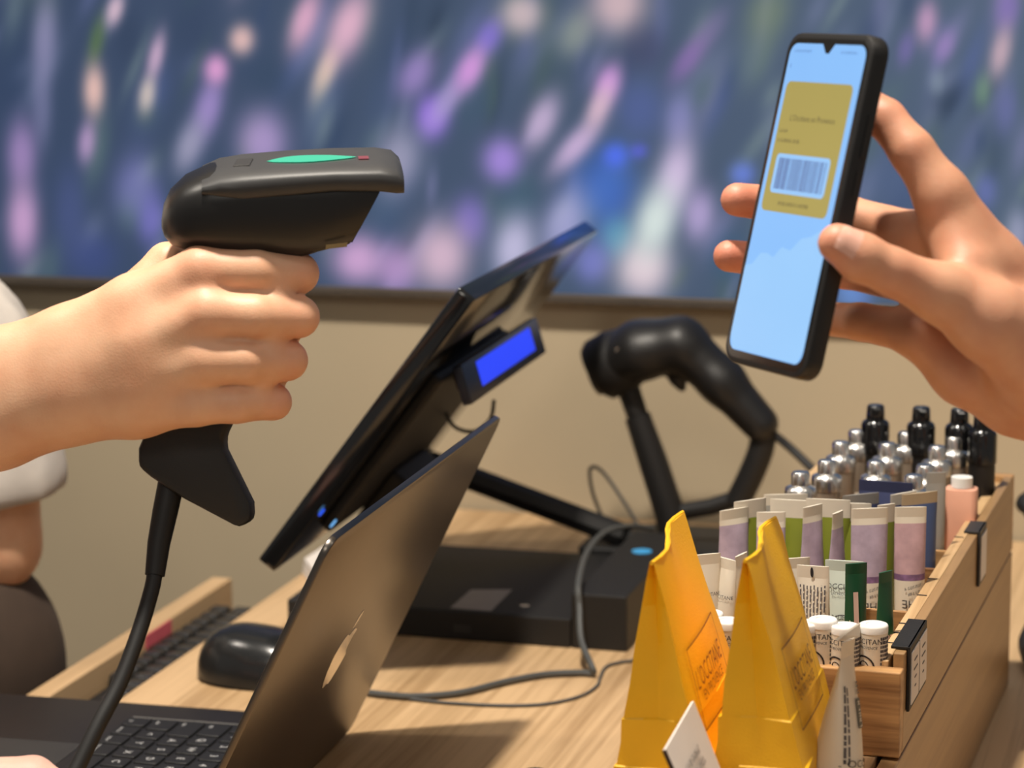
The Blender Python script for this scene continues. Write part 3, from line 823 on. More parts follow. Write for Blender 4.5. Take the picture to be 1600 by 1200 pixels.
part(bx, 'side_board', tbox(0.0, 0.010, FE, TLN, 0.0, ZB - 0.0012), M_OAKSHADE, bevel=0.0008)
part(bx, 'side_board', tbox(TWD - 0.010, TWD, FE, TLN, 0.0, ZB - 0.0012), M_OAKSHADE, bevel=0.0008)
part(bx, 'end_board', tbox(0.010, TWD - 0.010, FE, FE + 0.010, 0.0, ZB - 0.0012), M_OAKX, bevel=0.0008)
part(bx, 'end_board', tbox(0.010, TWD - 0.010, TLN - 0.010, TLN, 0.0, ZB - 0.0012), M_OAKX, bevel=0.0008)
part(bx, 'top_board', tbox(0.0125, TWD - 0.0125, FE + 0.0105, TLN - 0.0105, ZB - 0.010, ZB), M_OAK, bevel=0.0008)

tr = thing('product_tray', tuple(tb(0.07, 0.2, ZB)), 'oak product tray with label clips holding tubes and bottles', 'tray')
part(tr, 'front_board', tbox(0.0, TWD, 0.0, 0.011, ZB + 0.0005, ZT - 0.0075), M_OAKX, bevel=0.0008)
part(tr, 'back_board', tbox(0.0, TWD, TLN - 0.009, TLN, ZB + 0.0005, ZT), M_OAKX, bevel=0.0008)
part(tr, 'side_board', tbox(0.0, 0.006, 0.0112, TLN - 0.0092, ZB + 0.0005, ZT), M_OAKSHADE, bevel=0.0006)
part(tr, 'inner_rail', tbox(0.0085, 0.0155, 0.0112, TLN - 0.0092, ZB + 0.0005, ZT - 0.0045), M_OAKE, bevel=0.0006)
part(tr, 'side_board', tbox(TWD - 0.009, TWD, 0.0112, TLN - 0.0092, ZB + 0.0005, ZT), M_OAKE, bevel=0.0006)
part(tr, 'tray_bottom', tbox(0.0157, TWD - 0.0092, 0.0112, TLN - 0.0092, ZB + 0.0005, ZB + 0.005), M_OAK)
for yd in (0.112, 0.215, 0.262):
    part(tr, 'divider', tbox(0.0157, TWD - 0.0092, yd, yd + 0.004, ZB + 0.005, ZB + 0.05), M_OAKX)
for yn in (0.045, 0.066, 0.086, 0.15, 0.19, 0.30):
    part(tr, 'notch', tbox(0.0098, 0.0154, yn, yn + 0.0012, ZT - 0.008, ZT - 0.0041), M_INK)
part(tr, 'corner_pin', tbox(0.02, 0.024, -0.045, -0.028, ZB + 0.0002, ZB + 0.0008), M_INK)
# label clips over the right side
for (ya, yb, nm, drop, n) in ((0.018, 0.075, 'label_clip', 0.034, 2), (0.292, 0.322, 'label_clip', 0.034, 1)):
    cm = tbox(-0.0018, 0.0085, ya, yb, ZT + 0.0004, ZT + 0.002)
    cm2 = tbox(-0.0020, -0.0003, ya, yb, ZT - drop, ZT + 0.002)
    cm.add(cm2.v, cm2.f)
    c_ = part(tr, nm, cm, M_BLACKM if n == 2 else M_DGREY, bevel=0.0003)
    for k in range(n):
        y0_ = ya + 0.003 + k * (yb - ya - 0.003) / n; y1_ = ya + (k + 1) * (yb - ya - 0.003) / n
        part(c_, 'label_card', tbox(-0.0027, -0.0021, y0_, y1_, ZT - drop + 0.003, ZT - 0.002), M_PAPER)
        if n == 2:
            tm = MB()
            for q in range(4):
                yc = (y0_ + y1_) / 2; zc2 = ZT - 0.008 - q * 0.005
                L = (0.010, 0.012, 0.006, 0.004)[q]
                bxx = MB().box(tb(-0.0028, yc, zc2), (0.0002, L, 0.0009), bX, bY, Z); tm.add(bxx.v, bxx.f)
            part(c_, 'label_print', tm, M_INKGREY)


# ------------------------------------------------------------------ product builders
def tube_thing(name, label, cat, base, top, cw, yaw, r, body_m, crimp_m=None, cap_m=None, group=None, band=None, capl=0.010, bands=(), crimp=0.006):
    """squeeze tube standing on its cap: base and top points (world), cw crimp width, yaw of the crimp line (deg in XY), r cap radius"""
    base = np.array(base, float); top = np.array(top, float)
    ax = top - base; H = np.linalg.norm(ax); ax /= H
    a = math.radians(yaw); e1 = np.array([math.cos(a), math.sin(a), 0]); e1 -= ax * (e1 @ ax); e1 /= np.linalg.norm(e1); e2 = np.cross(ax, e1)
    t_ = thing(name, tuple(base), label, cat, group)
    n = 20

    def ring(s, w, d):
        return [base + ax * s + e1 * w * math.cos(k * 2 * math.pi / n) + e2 * d * math.sin(k * 2 * math.pi / n) for k in range(n)]
    sect = []
    for i in range(21):
        t = i / 20; s = capl + (H - capl - crimp) * t
        w = r + (cw / 2 - r) * t ** 0.8; d = r * (1 - t ** 1.6) + 0.0009
        sect.append((s, w, d))
    cuts = [0] + [max(1, min(19, int(round(b[0] * 20)))) for b in bands] + [20]
    ms = [body_m] + [b[1] for b in bands]
    for i in range(len(ms)):
        mbx = MB().rings([ring(*sect[k]) for k in range(cuts[i], cuts[i + 1] + 1)])
        part(t_, 'body' if i == 0 else 'coloured_panel', mbx, ms[i], smooth=True)
    cr = MB().rings([ring(H - crimp, cw / 2, 0.0009), ring(H, cw / 2, 0.0008)])
    part(t_, 'crimp', cr, crimp_m or body_m, smooth=True)
    part(t_, 'cap', MB().rings([ring(0, r * 0.9, r * 0.9), ring(capl, r * 0.92, r * 0.92)]), cap_m or M_CAP, smooth=True)

    def surf(u, s, side=-1):   # u in -1..1 across, s from base: point on the side facing -e2 (toward camera)
        t = np.clip((s - capl) / (H - capl - crimp), 0, 1)
        w = r + (cw / 2 - r) * t ** 0.8; d = r * (1 - t ** 1.6) + 0.0009
        u = max(-0.98, min(0.98, u))
        return base + ax * s + e1 * w * u + e2 * side * (d * math.sqrt(1 - u * u) + 0.0008)
    t_side = -1 if (e2 @ (CAM0 - base)) < 0 else 1
    return t_, (lambda u, s: surf(u, s, t_side)), H, (1 if (e1 @ RT) > 0 else -1)


def print_text(t_, surf, H, sgn, body, size, u0, s0, mt, cw, turned=0, name='lettering', squash=1.0):
    v, f = text2d(body, size)
    k = {0: (1, 0, 0, 1), 90: (0, -1, 1, 0), 180: (-1, 0, 0, -1)}[turned]
    pts = []
    for x, y in v:
        xx = k[0] * x + k[1] * y; yy = k[2] * x + k[3] * y
        pts.append(surf(u0 + sgn * xx * squash / (cw / 2), s0 + yy))
    mbx = MB().add(pts, f)
    part(t_, name, mbx, mt)


def print_strokes(t_, surf, sgn, width, height, u0, s0, mt, cw, seed=0, turned=0, slant=0.0, name='blurred_print'):
    mbx = MB()
    for (a, b, c, d) in glyph_strokes(width, height, seed):
        P = [(a, b), (c, b), (c, d), (a, d)]
        if turned == 90: P = [(-y, x) for x, y in P]
        mbx.quad(*[surf(u0 + sgn * x / (cw / 2), s0 + y + slant * x) for x, y in P])
    part(t_, name, mbx, mt)


def print_lines(t_, surf, sgn, cw, us, s0, s1, mt, vertical=True, name='fine_print', th=0.0008):
    mbx = MB()
    for u in us:
        s = s0
        while s < s1:
            L = random.uniform(0.002, 0.006); e = min(s + L, s1)
            du_ = th / (cw / 2)
            mbx.quad(surf(u - du_ / 2, s), surf(u + du_ / 2, s), surf(u + du_ / 2, e), surf(u - du_ / 2, e))
            s = e + random.uniform(0.0006, 0.0012)
    part(t_, name, mbx, mt)


def oval_mark(t_, surf, u0, s0, ru, rs, mt, name='oval_emblem', ring=0.0):
    mbx = MB(); n = 24
    if ring:
        a = [surf(u0 + ru * math.cos(k * 2 * math.pi / n), s0 + rs * math.sin(k * 2 * math.pi / n)) for k in range(n)]
        b = [surf(u0 + ru * (1 - ring) * math.cos(k * 2 * math.pi / n), s0 + rs * (1 - ring) * math.sin(k * 2 * math.pi / n)) for k in range(n)]
        mbx.add(a + b, [(k, (k + 1) % n, n + (k + 1) % n, n + k) for k in range(n)])
    else:
        mbx.add([surf(u0, s0)] + [surf(u0 + ru * math.cos(k * 2 * math.pi / n), s0 + rs * math.sin(k * 2 * math.pi / n)) for k in range(n)], [(0, 1 + k, 1 + (k + 1) % n) for k in range(n)])
    part(t_, name, mbx, mt)


ZF = ZB + 0.0052
M_LAV = mat('lavender_print', (178, 160, 178), 0.45, var=0.15, scale=120)
M_LAVD = mat('dark_lavender_print', (128, 96, 132), 0.45, var=0.3, scale=300)
M_ROSE = mat('rose_print', (192, 158, 164), 0.45, var=0.15, scale=120)

# --- second row: large hand-cream tubes.   (top px, top py, row Y, floor x offset, crimp width, yaw, kind)
def row_tube(px, py, Y, cw, yaw, r, dx=0.0, dy=0.0, zf=ZF):
    top = on_y(px, py, Y)
    base = np.array([top[0] + dx, Y + dy, zf])
    return base, top, cw, yaw, r


big = [
    (1147, 795, 1.492, 0.022, 48, 0.0100, 'lav', 'lavender printed hand cream tube at the far left end of its row'),
    (1172, 781, 1.503, 0.024, 46, 0.0100, 'green', 'olive green tube beside the leftmost lavender tube'),
    (1205, 800, 1.486, 0.0175, 16, 0.0085, 'lav', 'lavender tube between two olive green tubes, behind a yellow bag'),
    (1238, 781, 1.503, 0.027, 0, 0.0105, 'green', 'olive green tube with wide white crimp, second green one along'),
    (1270, 790, 1.484, 0.0175, 58, 0.0085, 'lav', 'lavender tube turned edge-on beside the centre green tube'),
    (1294, 780, 1.503, 0.027, 2, 0.0105, 'green', 'olive green tube with long white crimp in the row centre'),
    (1309, 800, 1.482, 0.014, 72, 0.0070, 'lav', 'narrow pale lavender tube seen edge-on in front of green tubes'),
    (1333, 786, 1.505, 0.022, 6, 0.0100, 'green', 'olive green tube beside the edge-on pale tube'),
    (1359, 794, 1.478, 0.0225, 24, 0.0102, 'lavtext', 'lavender tube with slanted print, behind the dark green tube'),
    (1385, 788, 1.500, 0.0125, 40, 0.0075, 'green', 'thin olive green tube squeezed behind the printed lavender tube'),
    (1423, 792, 1.490, 0.0190, 18, 0.0092, 'rose', 'rose-lavender tube by the tray rail'),
]
for (px, py, Y, cw, yaw, r, kind, lab) in big:
    b, tpt, cw, yaw, r = row_tube(px, py, Y, cw, yaw, r)
    if kind == 'green':
        t_, sf, H, sg = tube_thing('hand_cream_tube', lab, 'tube', b, tpt, cw, yaw, r, M_OLIVE, M_CREAM, group='large tubes in the tray', crimp=0.011)
    else:
        lm = M_ROSE if kind == 'rose' else M_LAV
        t_, sf, H, sg = tube_thing('hand_cream_tube', lab, 'tube', b, tpt, cw, yaw, r, M_CREAM, M_CREAM, group='large tubes in the tray',
                                   bands=((0.5, M_LAVD), (0.57, lm), (0.95, M_CREAM)), crimp=0.006)
        if kind in ('lavtext', 'rose'):
            print_text(t_, sf, H, sg, 'CHE', 0.0070, 0.1, H * 0.375, M_INK, cw, 180)
            print_text(t_, sf, H, sg, 'DUE', 0.0070, 0.1, H * 0.305, M_INK, cw, 180)
            print_strokes(t_, sf, sg, 0.011, 0.0018, 0.15, H * 0.485, M_INKGREY, cw, 3, slant=0.25)
            print_strokes(t_, sf, sg, 0.008, 0.0018, 0.2, H * 0.445, M_INKGREY, cw, 4, slant=0.25)

# --- first row: lip-balm tubes
def small(px, py, Y, cw, yaw, lab, body_m, r=0.0075, dx=0.0, **k):
    b, tpt, cw, yaw, r = row_tube(px, py, Y, cw, yaw, r, dx)
    return tube_thing('lip_balm_tube', lab, 'tube', b, tpt, cw, yaw, r, body_m, group='small tubes in the front row', **k) + (cw,)


t_, sf, H, sg, cw = small(1101, 866, 1.405, 0.020, 35, 'white tube with black oval emblem tilted left, seen between the yellow bags', M_CREAM)
oval_mark(t_, sf, 0.35 * sg, H * 0.42, 0.42, 0.0075, M_INK); print_text(t_, sf, H, sg, "L'OCCITANE", 0.003, 0.1, H * .7, M_INKGREY, cw)
t_, sf, H, sg, cw = small(1133, 872, 1.410, 0.018, -35, 'white tube with black oval emblem tilted right, seen between the yellow bags', M_CREAM)
oval_mark(t_, sf, -0.3 * sg, H * 0.40, 0.42, 0.0075, M_INK); print_text(t_, sf, H, sg, "L'OCCITANE", 0.003, 0.1, H * .7, M_INKGREY, cw)
small(1158, 866, 1.43, 0.016, 75, 'white tube seen edge-on behind the second yellow bag top', M_CREAM)
t_, sf, H, sg, cw = small(1240, 872, 1.425, 0.020, 30, 'white tube half hidden by the yellow bag and the ingredients tube', M_CREAM)
print_lines(t_, sf, sg, cw, (-.3, 0, .3, .6), H * .2, H * .7, M_INKGREY)
t_, sf, H, sg, cw = small(1270, 884, 1.395, 0.0195, -12, 'cream tube covered with ingredients print and a black mark on its crimp', M_CREAM, dx=0.004, crimp=0.007)
print_lines(t_, sf, sg, cw, (-.75, -.52, -.3, -.08, .14, .36, .58, .78), H * .2, H * .86, M_INKGREY)
oval_mark(t_, sf, 0.0, H - 0.0035, 0.1, 0.003, M_INK, 'crimp_mark')
t_, sf, H, sg, cw = small(1320, 876, 1.420, 0.0225, 0, 'pale mint lip balm tube with round black emblem', M_MINT, r=0.009, crimp=0.006)
print_text(t_, sf, H, sg, "L'OCCITANE", 0.0046, -0.05, H * .80, M_INK, cw); print_text(t_, sf, H, sg, 'EN PROVENCE', 0.0022, 0.0, H * .745, M_INKGREY, cw)
oval_mark(t_, sf, 0.0, H * .45, 0.8, 0.0105, M_INKGREY, 'ring_emblem', 0.06); oval_mark(t_, sf, 0.0, H * .45, 0.4, 0.0052, M_INK)
print_text(t_, sf, H, sg, 'BAUME', 0.0034, -0.12, H * .565, M_INK, cw); print_text(t_, sf, H, sg, 'LIP', 0.0036, -0.1, H * .325, M_INK, cw)
t_, sf, H, sg, cw = small(1338, 880, 1.393, 0.013, 30, 'dark green edged tube beside the mint tube', M_DGREEN, r=0.006)
PINKT = mat('dusty_pink_tube', (214, 180, 166), 0.4)
stp = MB()
for k in range(10):
    sa, sb = H * (0.12 + 0.068 * k), H * (0.12 + 0.068 * (k + 1)); stp.quad(sf(-0.42 * sg, sa), sf(0.02 * sg, sa), sf(0.02 * sg, sb), sf(-0.42 * sg, sb))
part(t_, 'pink_stripe', stp, PINKT)
print_lines(t_, sf, sg, cw, (-.75, -.5), H * .1, H * .6, M_CREAM, th=0.0005)
t_, sf, H, sg, cw = small(1384, 893, 1.375, 0.011, 55, 'dark green and pink tube standing apart near the round tin', PINKT, r=0.006, bands=((0.55, M_DGREEN),), crimp_m=M_DGREEN)
print_lines(t_, sf, sg, cw, (-.6, -.3), H * .1, H * .6, M_DGREEN, th=0.0006)


# --- lip balm sticks
def balm(px, py, z, lab, tilt=0.0):
    p = on_z(px, py, z); R = 0.0079; hgt = z - ZF
    t_ = thing('lip_balm_stick', (p[0], p[1], ZF), lab, 'lip balm', 'white lip balm sticks')
    t_.rotation_euler = (0, tilt, 0)
    part(t_, 'barrel', MB().lathe([(R * 0.985, 0), (R * 0.985, hgt - 0.0045)], n=28), M_CREAM, smooth=True, world=False)
    part(t_, 'cap', MB().lathe([(R, hgt - 0.0044), (R, hgt - 0.0012), (R - 0.0004, hgt - 0.0003), (R - 0.0012, hgt), (0.0042, hgt - 0.0002), (0.004, hgt - 0.0006), (0.0002, hgt - 0.0006)], n=28), M_WHITE, smooth=50, world=False)

    def cyl(x, y, a0):
        a = a0 + x / R; return (R * 1.004 * math.sin(a), -R * 1.004 * math.cos(a), y)
    fa = math.atan2(p[0] * -1, p[1]) * -1   # direction to the camera
    a_cam = math.atan2(-p[0], p[1])
    ft = MB()
    for q in range(15):
        y = hgt - 0.0075 - q * 0.0023; x = 0.004
        while x < 0.0115:
            L = random.uniform(0.0008, 0.0022)
            ft.add([cyl(x, y, a_cam), cyl(x + L, y, a_cam), cyl(x + L, y + 0.0015, a_cam), cyl(x, y + 0.0015, a_cam)], [(0, 1, 2, 3)]); x += L + 0.0003
    part(t_, 'ingredients_print', ft, M_INKGREY, world=False)
    v, f = text2d("L'OCCITANE", 0.0042)
    part(t_, 'lettering', MB().add([cyl(x - 0.0045, y + hgt - 0.0085, a_cam) for x, y in v], f), M_INK, world=False)
    v, f = text2d("EN PROVENCE", 0.0021)
    part(t_, 'lettering', MB().add([cyl(x - 0.0045, y + hgt - 0.0118, a_cam) for x, y in v], f), M_INK, world=False)
    rg = MB(); n = 24
    rg.add([cyl(-0.0055 + 0.0068 * math.cos(k * 2 * math.pi / n), hgt - 0.0235 + 0.0075 * math.sin(k * 2 * math.pi / n), a_cam) for k in range(n)] +
           [cyl(-0.0055 + 0.0058 * math.cos(k * 2 * math.pi / n), hgt - 0.0235 + 0.0065 * math.sin(k * 2 * math.pi / n), a_cam) for k in range(n)],
           [(k, (k + 1) % n, n + (k + 1) % n, n + k) for k in range(n)])
    rg.add([cyl(-0.0055 + 0.0035 * math.cos(k * 2 * math.pi / n), hgt - 0.0235 + 0.0045 * math.sin(k * 2 * math.pi / n), a_cam) for k in range(n)], [tuple(range(n))])
    part(t_, 'ring_emblem', rg, M_INK, world=False)
    return t_


balm(1365, 974, 0.168, 'white lip balm stick at the tray corner, beside the dark label clip')
balm(1321, 976, 0.168, 'white lip balm stick behind the pointed cream tube')
balm(1286, 966, 0.170, 'white lip balm stick leaning slightly, in front of the ingredients tube')
balm(1257, 972, 0.168, 'white lip balm stick half hidden behind the front yellow bag')
balm(1137, 968, 0.168, 'white lip balm stick showing dense print between the yellow bags')
balm(1108, 956, 0.169, 'white lip balm stick under the oval-emblem tubes, behind the first bag')

# --- round tin
tp = on_z(1406, 975, ZF + 0.034)
tt_ = thing('round_tin', (tp[0], tp[1], ZF), 'small round balm tin with concentric rings on its lid', 'tin')
part(tt_, 'tin_body', MB().lathe([(0.011, 0), (0.0118, 0.001), (0.0118, 0.026)], (tp[0], tp[1], ZF), 28), M_SILVER, smooth=True)
part(tt_, 'lid', MB().lathe([(0.0124, 0.0262), (0.0124, 0.0335), (0.0118, 0.034), (0.0004, 0.034)], (tp[0], tp[1], ZF), 28), mat('grey_tin_lid', (150, 146, 132), 0.35, 0.5), smooth=50)
for r0, r1, mm in ((0.0098, 0.0108, M_CREAM), (0.0, 0.0072, mat('gold_seal', (196, 172, 112), 0.4, 0.4))):
    rg = MB(); n = 28
    ring_o = [(tp[0] + r1 * math.cos(k * 2 * math.pi / n), tp[1] + r1 * math.sin(k * 2 * math.pi / n), ZF + 0.0343) for k in range(n)]
    if r0 > 0:
        ring_i = [(tp[0] + r0 * math.cos(k * 2 * math.pi / n), tp[1] + r0 * math.sin(k * 2 * math.pi / n), ZF + 0.0343) for k in range(n)]
        rg.add(ring_o + ring_i, [(k, (k + 1) % n, n + (k + 1) % n, n + k) for k in range(n)])
    else: rg.add(ring_o, [tuple(range(n))])
    part(tt_, 'lid_ring', rg, mm)

# --- third row: navy and grey tubes, pink bottle
for (px, py, Y, cw, yaw, r, bm_, cm_, lab) in [
    (1384, 752, 1.575, 0.034, -4, 0.010, M_NAVY, mat('navy_crimp', (52, 56, 84), 0.4), 'navy blue tube with dark crimp in front of the silver bottles'),
    (1345, 772, 1.556, 0.026, 38, 0.010, M_NAVY, M_GREYT, 'blue-grey tube with silver crimp behind the olive green tubes'),
    (1412, 770, 1.556, 0.022, 50, 0.009, M_NAVY, M_CREAM, 'blue-grey tube with cream crimp behind the rose tube'),
    (1437, 770, 1.545, 0.026, 40, 0.010, mat('blue_tube', (72, 88, 128), 0.4), mat('tan_crimp', (190, 170, 140), 0.5), 'blue tube with tan crimp beside the tall grey tube'),
    (1463, 738, 1.585, 0.0125, 20, 0.006, M_GREYT, M_GREYT, 'tall slim silver-grey tube by the tray rail'),
    (1228, 772, 1.56, 0.028, 20, 0.010, M_GREYT, M_CREAM, 'grey tube with cream crimp in front of the leftmost silver bottles')]:
    b, tpt, cw, yaw, r = row_tube(px, py, Y, cw, yaw, r)
    tube_thing('cream_tube', lab, 'tube', b, tpt, cw, yaw, r, bm_, cm_, group='blue and grey tubes in the middle of the tray', crimp=0.007)
pk = on_y(1503, 745, 1.665)
pk_t = thing('pink_bottle', (pk[0], pk[1], ZF), 'pink bottle with a white cap at the tray rail', 'bottle')
part(pk_t, 'body', MB().prism(rrect(-0.0105, 0.0105, -0.008, 0.008, 0.004, 3), (pk[0], pk[1], ZF), (1, 0, 0), (0, 1, 0), Z, 0, 0.066), M_PINK, smooth=True, bevel=0.002)
part(pk_t, 'cap', MB().lathe([(0.007, 0.0665), (0.007, pk[2] - ZF), (0.0004, pk[2] - ZF)], (pk[0], pk[1], ZF), 20), M_WHITE, smooth=40)
ny = on_y(1465, 870, 1.535)
vl = thing('fabric_pouch', (ny[0], ny[1], ZF), 'crumpled dark violet pouch tucked against the tray rail', 'pouch')


def sd_pouch(P):
    c = np.array([ny[0], ny[1], ZF + 0.018])
    q = (P - c) * np.array([1.1, 1.0, 0.8])
    a = np.arctan2(q[..., 1], q[..., 0])
    return np.linalg.norm(q, axis=-1) - 0.0125 - 0.0016 * np.sin(5 * a + 120 * q[..., 2]) - 0.0008 * np.sin(400 * q[..., 0])


V, Q = surface_nets(sd_pouch, (ny[0] - .02, ny[1] - .02, ZF), (ny[0] + .02, ny[1] + .02, ZF + .045), 0.0012)
V[:, 2] = np.maximum(V[:, 2], ZF + 0.0003)
body_object('cloth', V, Q, mat('violet_cloth', (78, 72, 92), 0.8), WLOC[vl], parent=vl)

# --- silver-capped bottles
SB = [(1251, 737, 'first'), (1292, 719, ''), (1314, 690, ''), (1339, 672, ''), (1369, 720, ''), (1387, 692, ''), (1416, 675, ''), (1446, 726, ''), (1465, 697, ''), (1491, 682, ''), (1428, 742, '')]
proto = None
SLABS = ['silver-capped bottle first behind the tubes in the file along the left board', 'silver-capped bottle second in the file along the left board', 'silver-capped bottle third in the file along the left board', 'silver-capped bottle fourth and last in the file along the left board', 'silver-capped bottle first behind the navy tube in the middle file', 'silver-capped bottle second in the middle file', 'silver-capped bottle last in the middle file, before a black cap', 'silver-capped bottle beside the tall grey tube in the rail file', 'silver-capped bottle second in the rail file', 'silver-capped bottle last in the rail file, before the black caps', 'silver-capped bottle tucked low behind the blue tube with tan crimp']
zt = 0.187
for i, (px, py, _) in enumerate(SB):
    p = on_z(px, py, zt)
    hgt = zt - ZF
    if proto is None:
        proto = thing('silver_bottle', (p[0], p[1], ZF), SLABS[0], 'bottle', 'silver capped bottles in the tray')
        part(proto, 'glass', MB().lathe([(0.0094, 0), (0.0100, 0.001), (0.0100, hgt - 0.019), (0.0070, hgt - 0.0172)], n=24), M_GLASSB, smooth=True, world=False)
        part(proto, 'shoulder', MB().lathe([(0.0103, hgt - 0.020), (0.0105, hgt - 0.013), (0.0098, hgt - 0.0105), (0.0066, hgt - 0.0088), (0.0060, hgt - 0.0085)], n=24), M_SILVER, smooth=50, world=False)
        part(proto, 'button', MB().lathe([(0.0061, hgt - 0.0088), (0.0061, hgt - 0.0014), (0.0050, hgt), (0.0002, hgt)], n=20), M_SILVER, smooth=50, world=False)
        part(proto, 'paper_band', MB().lathe([(0.0102, 0.016), (0.0102, 0.040)], n=24), M_CREAM, smooth=True, world=False)
    else:
        o = copy_tree(proto); o.location = (p[0], p[1], ZF); o['label'] = SLABS[i]
# --- black-capped bottles at the back
bproto = None
BLABS = ['black-capped bottle behind the left board file of silver bottles', 'black-capped bottle behind the middle file of silver bottles', 'black-capped bottle behind the rail file of silver bottles', 'black-capped bottle at the far rail corner under the wrist']
for bi, (px, py) in enumerate(((1372, 633), (1443, 636), (1502, 654), (1538, 672))):
    p = on_y(px, py, 1.770 if px < 1530 else 1.755); hgt = 0.2055 - ZF
    if bproto is None:
        bproto = thing('black_bottle', (p[0], p[1] - .012, ZF), BLABS[0], 'bottle', 'black capped bottles')
        part(bproto, 'body', MB().lathe([(0.0088, 0), (0.0092, 0.001), (0.0092, hgt - 0.034)], n=20), M_BLACK, smooth=True, world=False)
        part(bproto, 'cap', MB().lathe([(0.0100, hgt - 0.034), (0.0100, hgt - 0.0145), (0.0092, hgt - 0.012), (0.0066, hgt - 0.010), (0.0060, hgt - 0.001), (0.005, hgt), (0.0002, hgt)], n=20), M_BLACKG, smooth=45, world=False)
        part(bproto, 'spout', MB().box((0.002, -0.004, hgt - 0.004), (0.006, 0.008, 0.006)), M_BLACKG, world=False, bevel=0.001)
    else:
        o = copy_tree(bproto); o.location = (p[0], p[1] - .012, ZF); o['label'] = BLABS[bi]

# ================================================================== YELLOW PAPER BAGS
def bag(lab, top_n, top_f, xl, xr, seed):
    r_ = random.Random(seed)
    t_ = thing('paper_bag', ((xl + xr) / 2, (top_n[1] + top_f[1]) / 2, ZB), lab, 'bag', 'yellow paper bags')
    top_n = np.array(top_n); top_f = np.array(top_f)
    lev = [0.0, 0.24, 0.245, 0.33, 0.42, 0.425, 0.56, 0.70, 0.84, 0.94, 1.0]
    zt_ = top_n[2]
    x_c = (xl + xr) / 2; hw = (xr - xl) / 2
    rings = []
    YN, YF = top_n[1], top_f[1]
    for i, t in enumerate(lev):
        zz = ZB + (zt_ - ZB) * t
        tt2 = max(0.0, (t - 0.235)) / 0.765
        g = (hw * (1 - tt2) + 0.0010 * tt2) if t > 0.235 else hw * (1 + 0.04 * (0.235 - t) / 0.235)
        c_n = np.array([x_c + (top_n[0] - x_c) * tt2, YN, zz]); c_f = np.array([x_c + (top_f[0] - x_c) * tt2, YF, zz])
        crease = 0.0006 if lev[i] in (0.24, 0.42) else 0
        j = lambda s=0.0007: np.array([r_.uniform(-s, s), r_.uniform(-s, s), 0]) if 0 < t < 0.97 else np.zeros(3)
        inn = 0.012 * tt2 * (1.4 - tt2)     # gusset folds inward
        X1 = np.array([1., 0, 0]); Y1 = np.array([0, 1., 0])
        wav = 0.0028 * math.sin(3.0) * 0
        k0 = c_n - X1 * (g + crease) + j(); k1 = c_n - X1 * g * 0.45 + Y1 * (inn * 0.5 - crease) + j(0.0004); k2 = c_n + Y1 * (inn - crease) + j(); k2b = c_n + X1 * g * 0.45 + Y1 * (inn * 0.5 - crease) + j(0.0004); k3 = c_n + X1 * (g + crease) + j()
        bow = 0.002 * math.sin(math.pi * tt2)
        ridge = 0.0035 * max(0, (t - 0.7) / 0.3)
        mid_r = [c_n * (1 - s) + c_f * s + X1 * (g + bow * math.sin(math.pi * s) + ridge * math.sin(2 * math.pi * s)) + j(0.0005) for s in (0.25, 0.5, 0.75)]
        k5 = c_f + X1 * (g + crease) + j(); k6 = c_f - Y1 * inn + j(); k7 = c_f - X1 * (g + crease) + j()
        mid_l = [c_n * (1 - s) + c_f * s - X1 * (g - ridge * math.sin(2 * math.pi * s)) + j(0.0005) for s in (0.75, 0.5, 0.25)]
        # the closed top edge rises toward its far end
        rise = 0.0015 * t
        ring = [k0, k1, k2, k2b, k3] + mid_r + [k5, k6, k7] + mid_l
        rings.append(ring)
    paper = part(t_, 'paper', MB().rings(rings), M_YELLOW, smooth=14)
    # printed frame and lettering on the broad right face, following the slanted sheet
    def face(s, t):
        tt2 = max(0.0, (t - 0.235)) / 0.765
        g = hw * (1 - tt2) + 0.001 * tt2
        zz = ZB + (zt_ - ZB) * t
        c_n = np.array([x_c + (top_n[0] - x_c) * tt2, YN, zz]); c_f = np.array([x_c + (top_f[0] - x_c) * tt2, YF, zz])
        bow = 0.002 * math.sin(math.pi * tt2) * math.sin(math.pi * s)
        ridge = 0.0035 * max(0, (t - 0.7) / 0.3) * math.sin(2 * math.pi * s)
        return c_n * (1 - s) + c_f * s + np.array([g + bow + ridge + 0.0012, 0, 0])
    fm = MB(); s0, s1, t0, t1 = 0.14, 0.80, 0.36, 0.66; ws, wt = 0.008, 0.006
    for (a, b, c, d) in ((s0, s1, t0, t0 + wt), (s0, s1, t1 - wt, t1)):
        for k in range(6):
            sa, sb = a + (b - a) * k / 6, a + (b - a) * (k + 1) / 6
            fm.quad(face(sa, c), face(sb, c), face(sb, d), face(sa, d))
    for (a, b) in ((s0, s0 + ws), (s1 - ws, s1)):
        for k in range(6):
            ta, tb_ = t0 + (t1 - t0) * k / 6, t0 + (t1 - t0) * (k + 1) / 6
            fm.quad(face(a, ta), face(b, ta), face(b, tb_), face(a, tb_))
    part(paper, 'printed_frame', fm, M_BROWNINK)
    LL = YF - YN; HH = zt_ - ZB
    for body, size, tc in (("L'OCCITANE", 0.0125, 0.53), ("EN PROVENCE", 0.0068, 0.465)):
        v, f = text2d(body, size)
        ex = max(abs(x) for x, y in v); k = (0.57 if size > .01 else 0.44) * LL / (2 * ex)
        part(paper, 'lettering', MB().add([face(0.47 + x * k / LL, tc + y * 1.1 / HH) for x, y in v], f), M_BROWNINK)
    # folded lip at the closed top
    lip = MB().tube([np.array([top_n[0] + 0.0035 * math.sin(2 * math.pi * s), YN, zt_]) * 1.0 + np.array([(top_f[0] - top_n[0]) * s, (YF - YN) * s, 0.0]) for s in np.linspace(0, 1, 9)], 0.0011, 6)
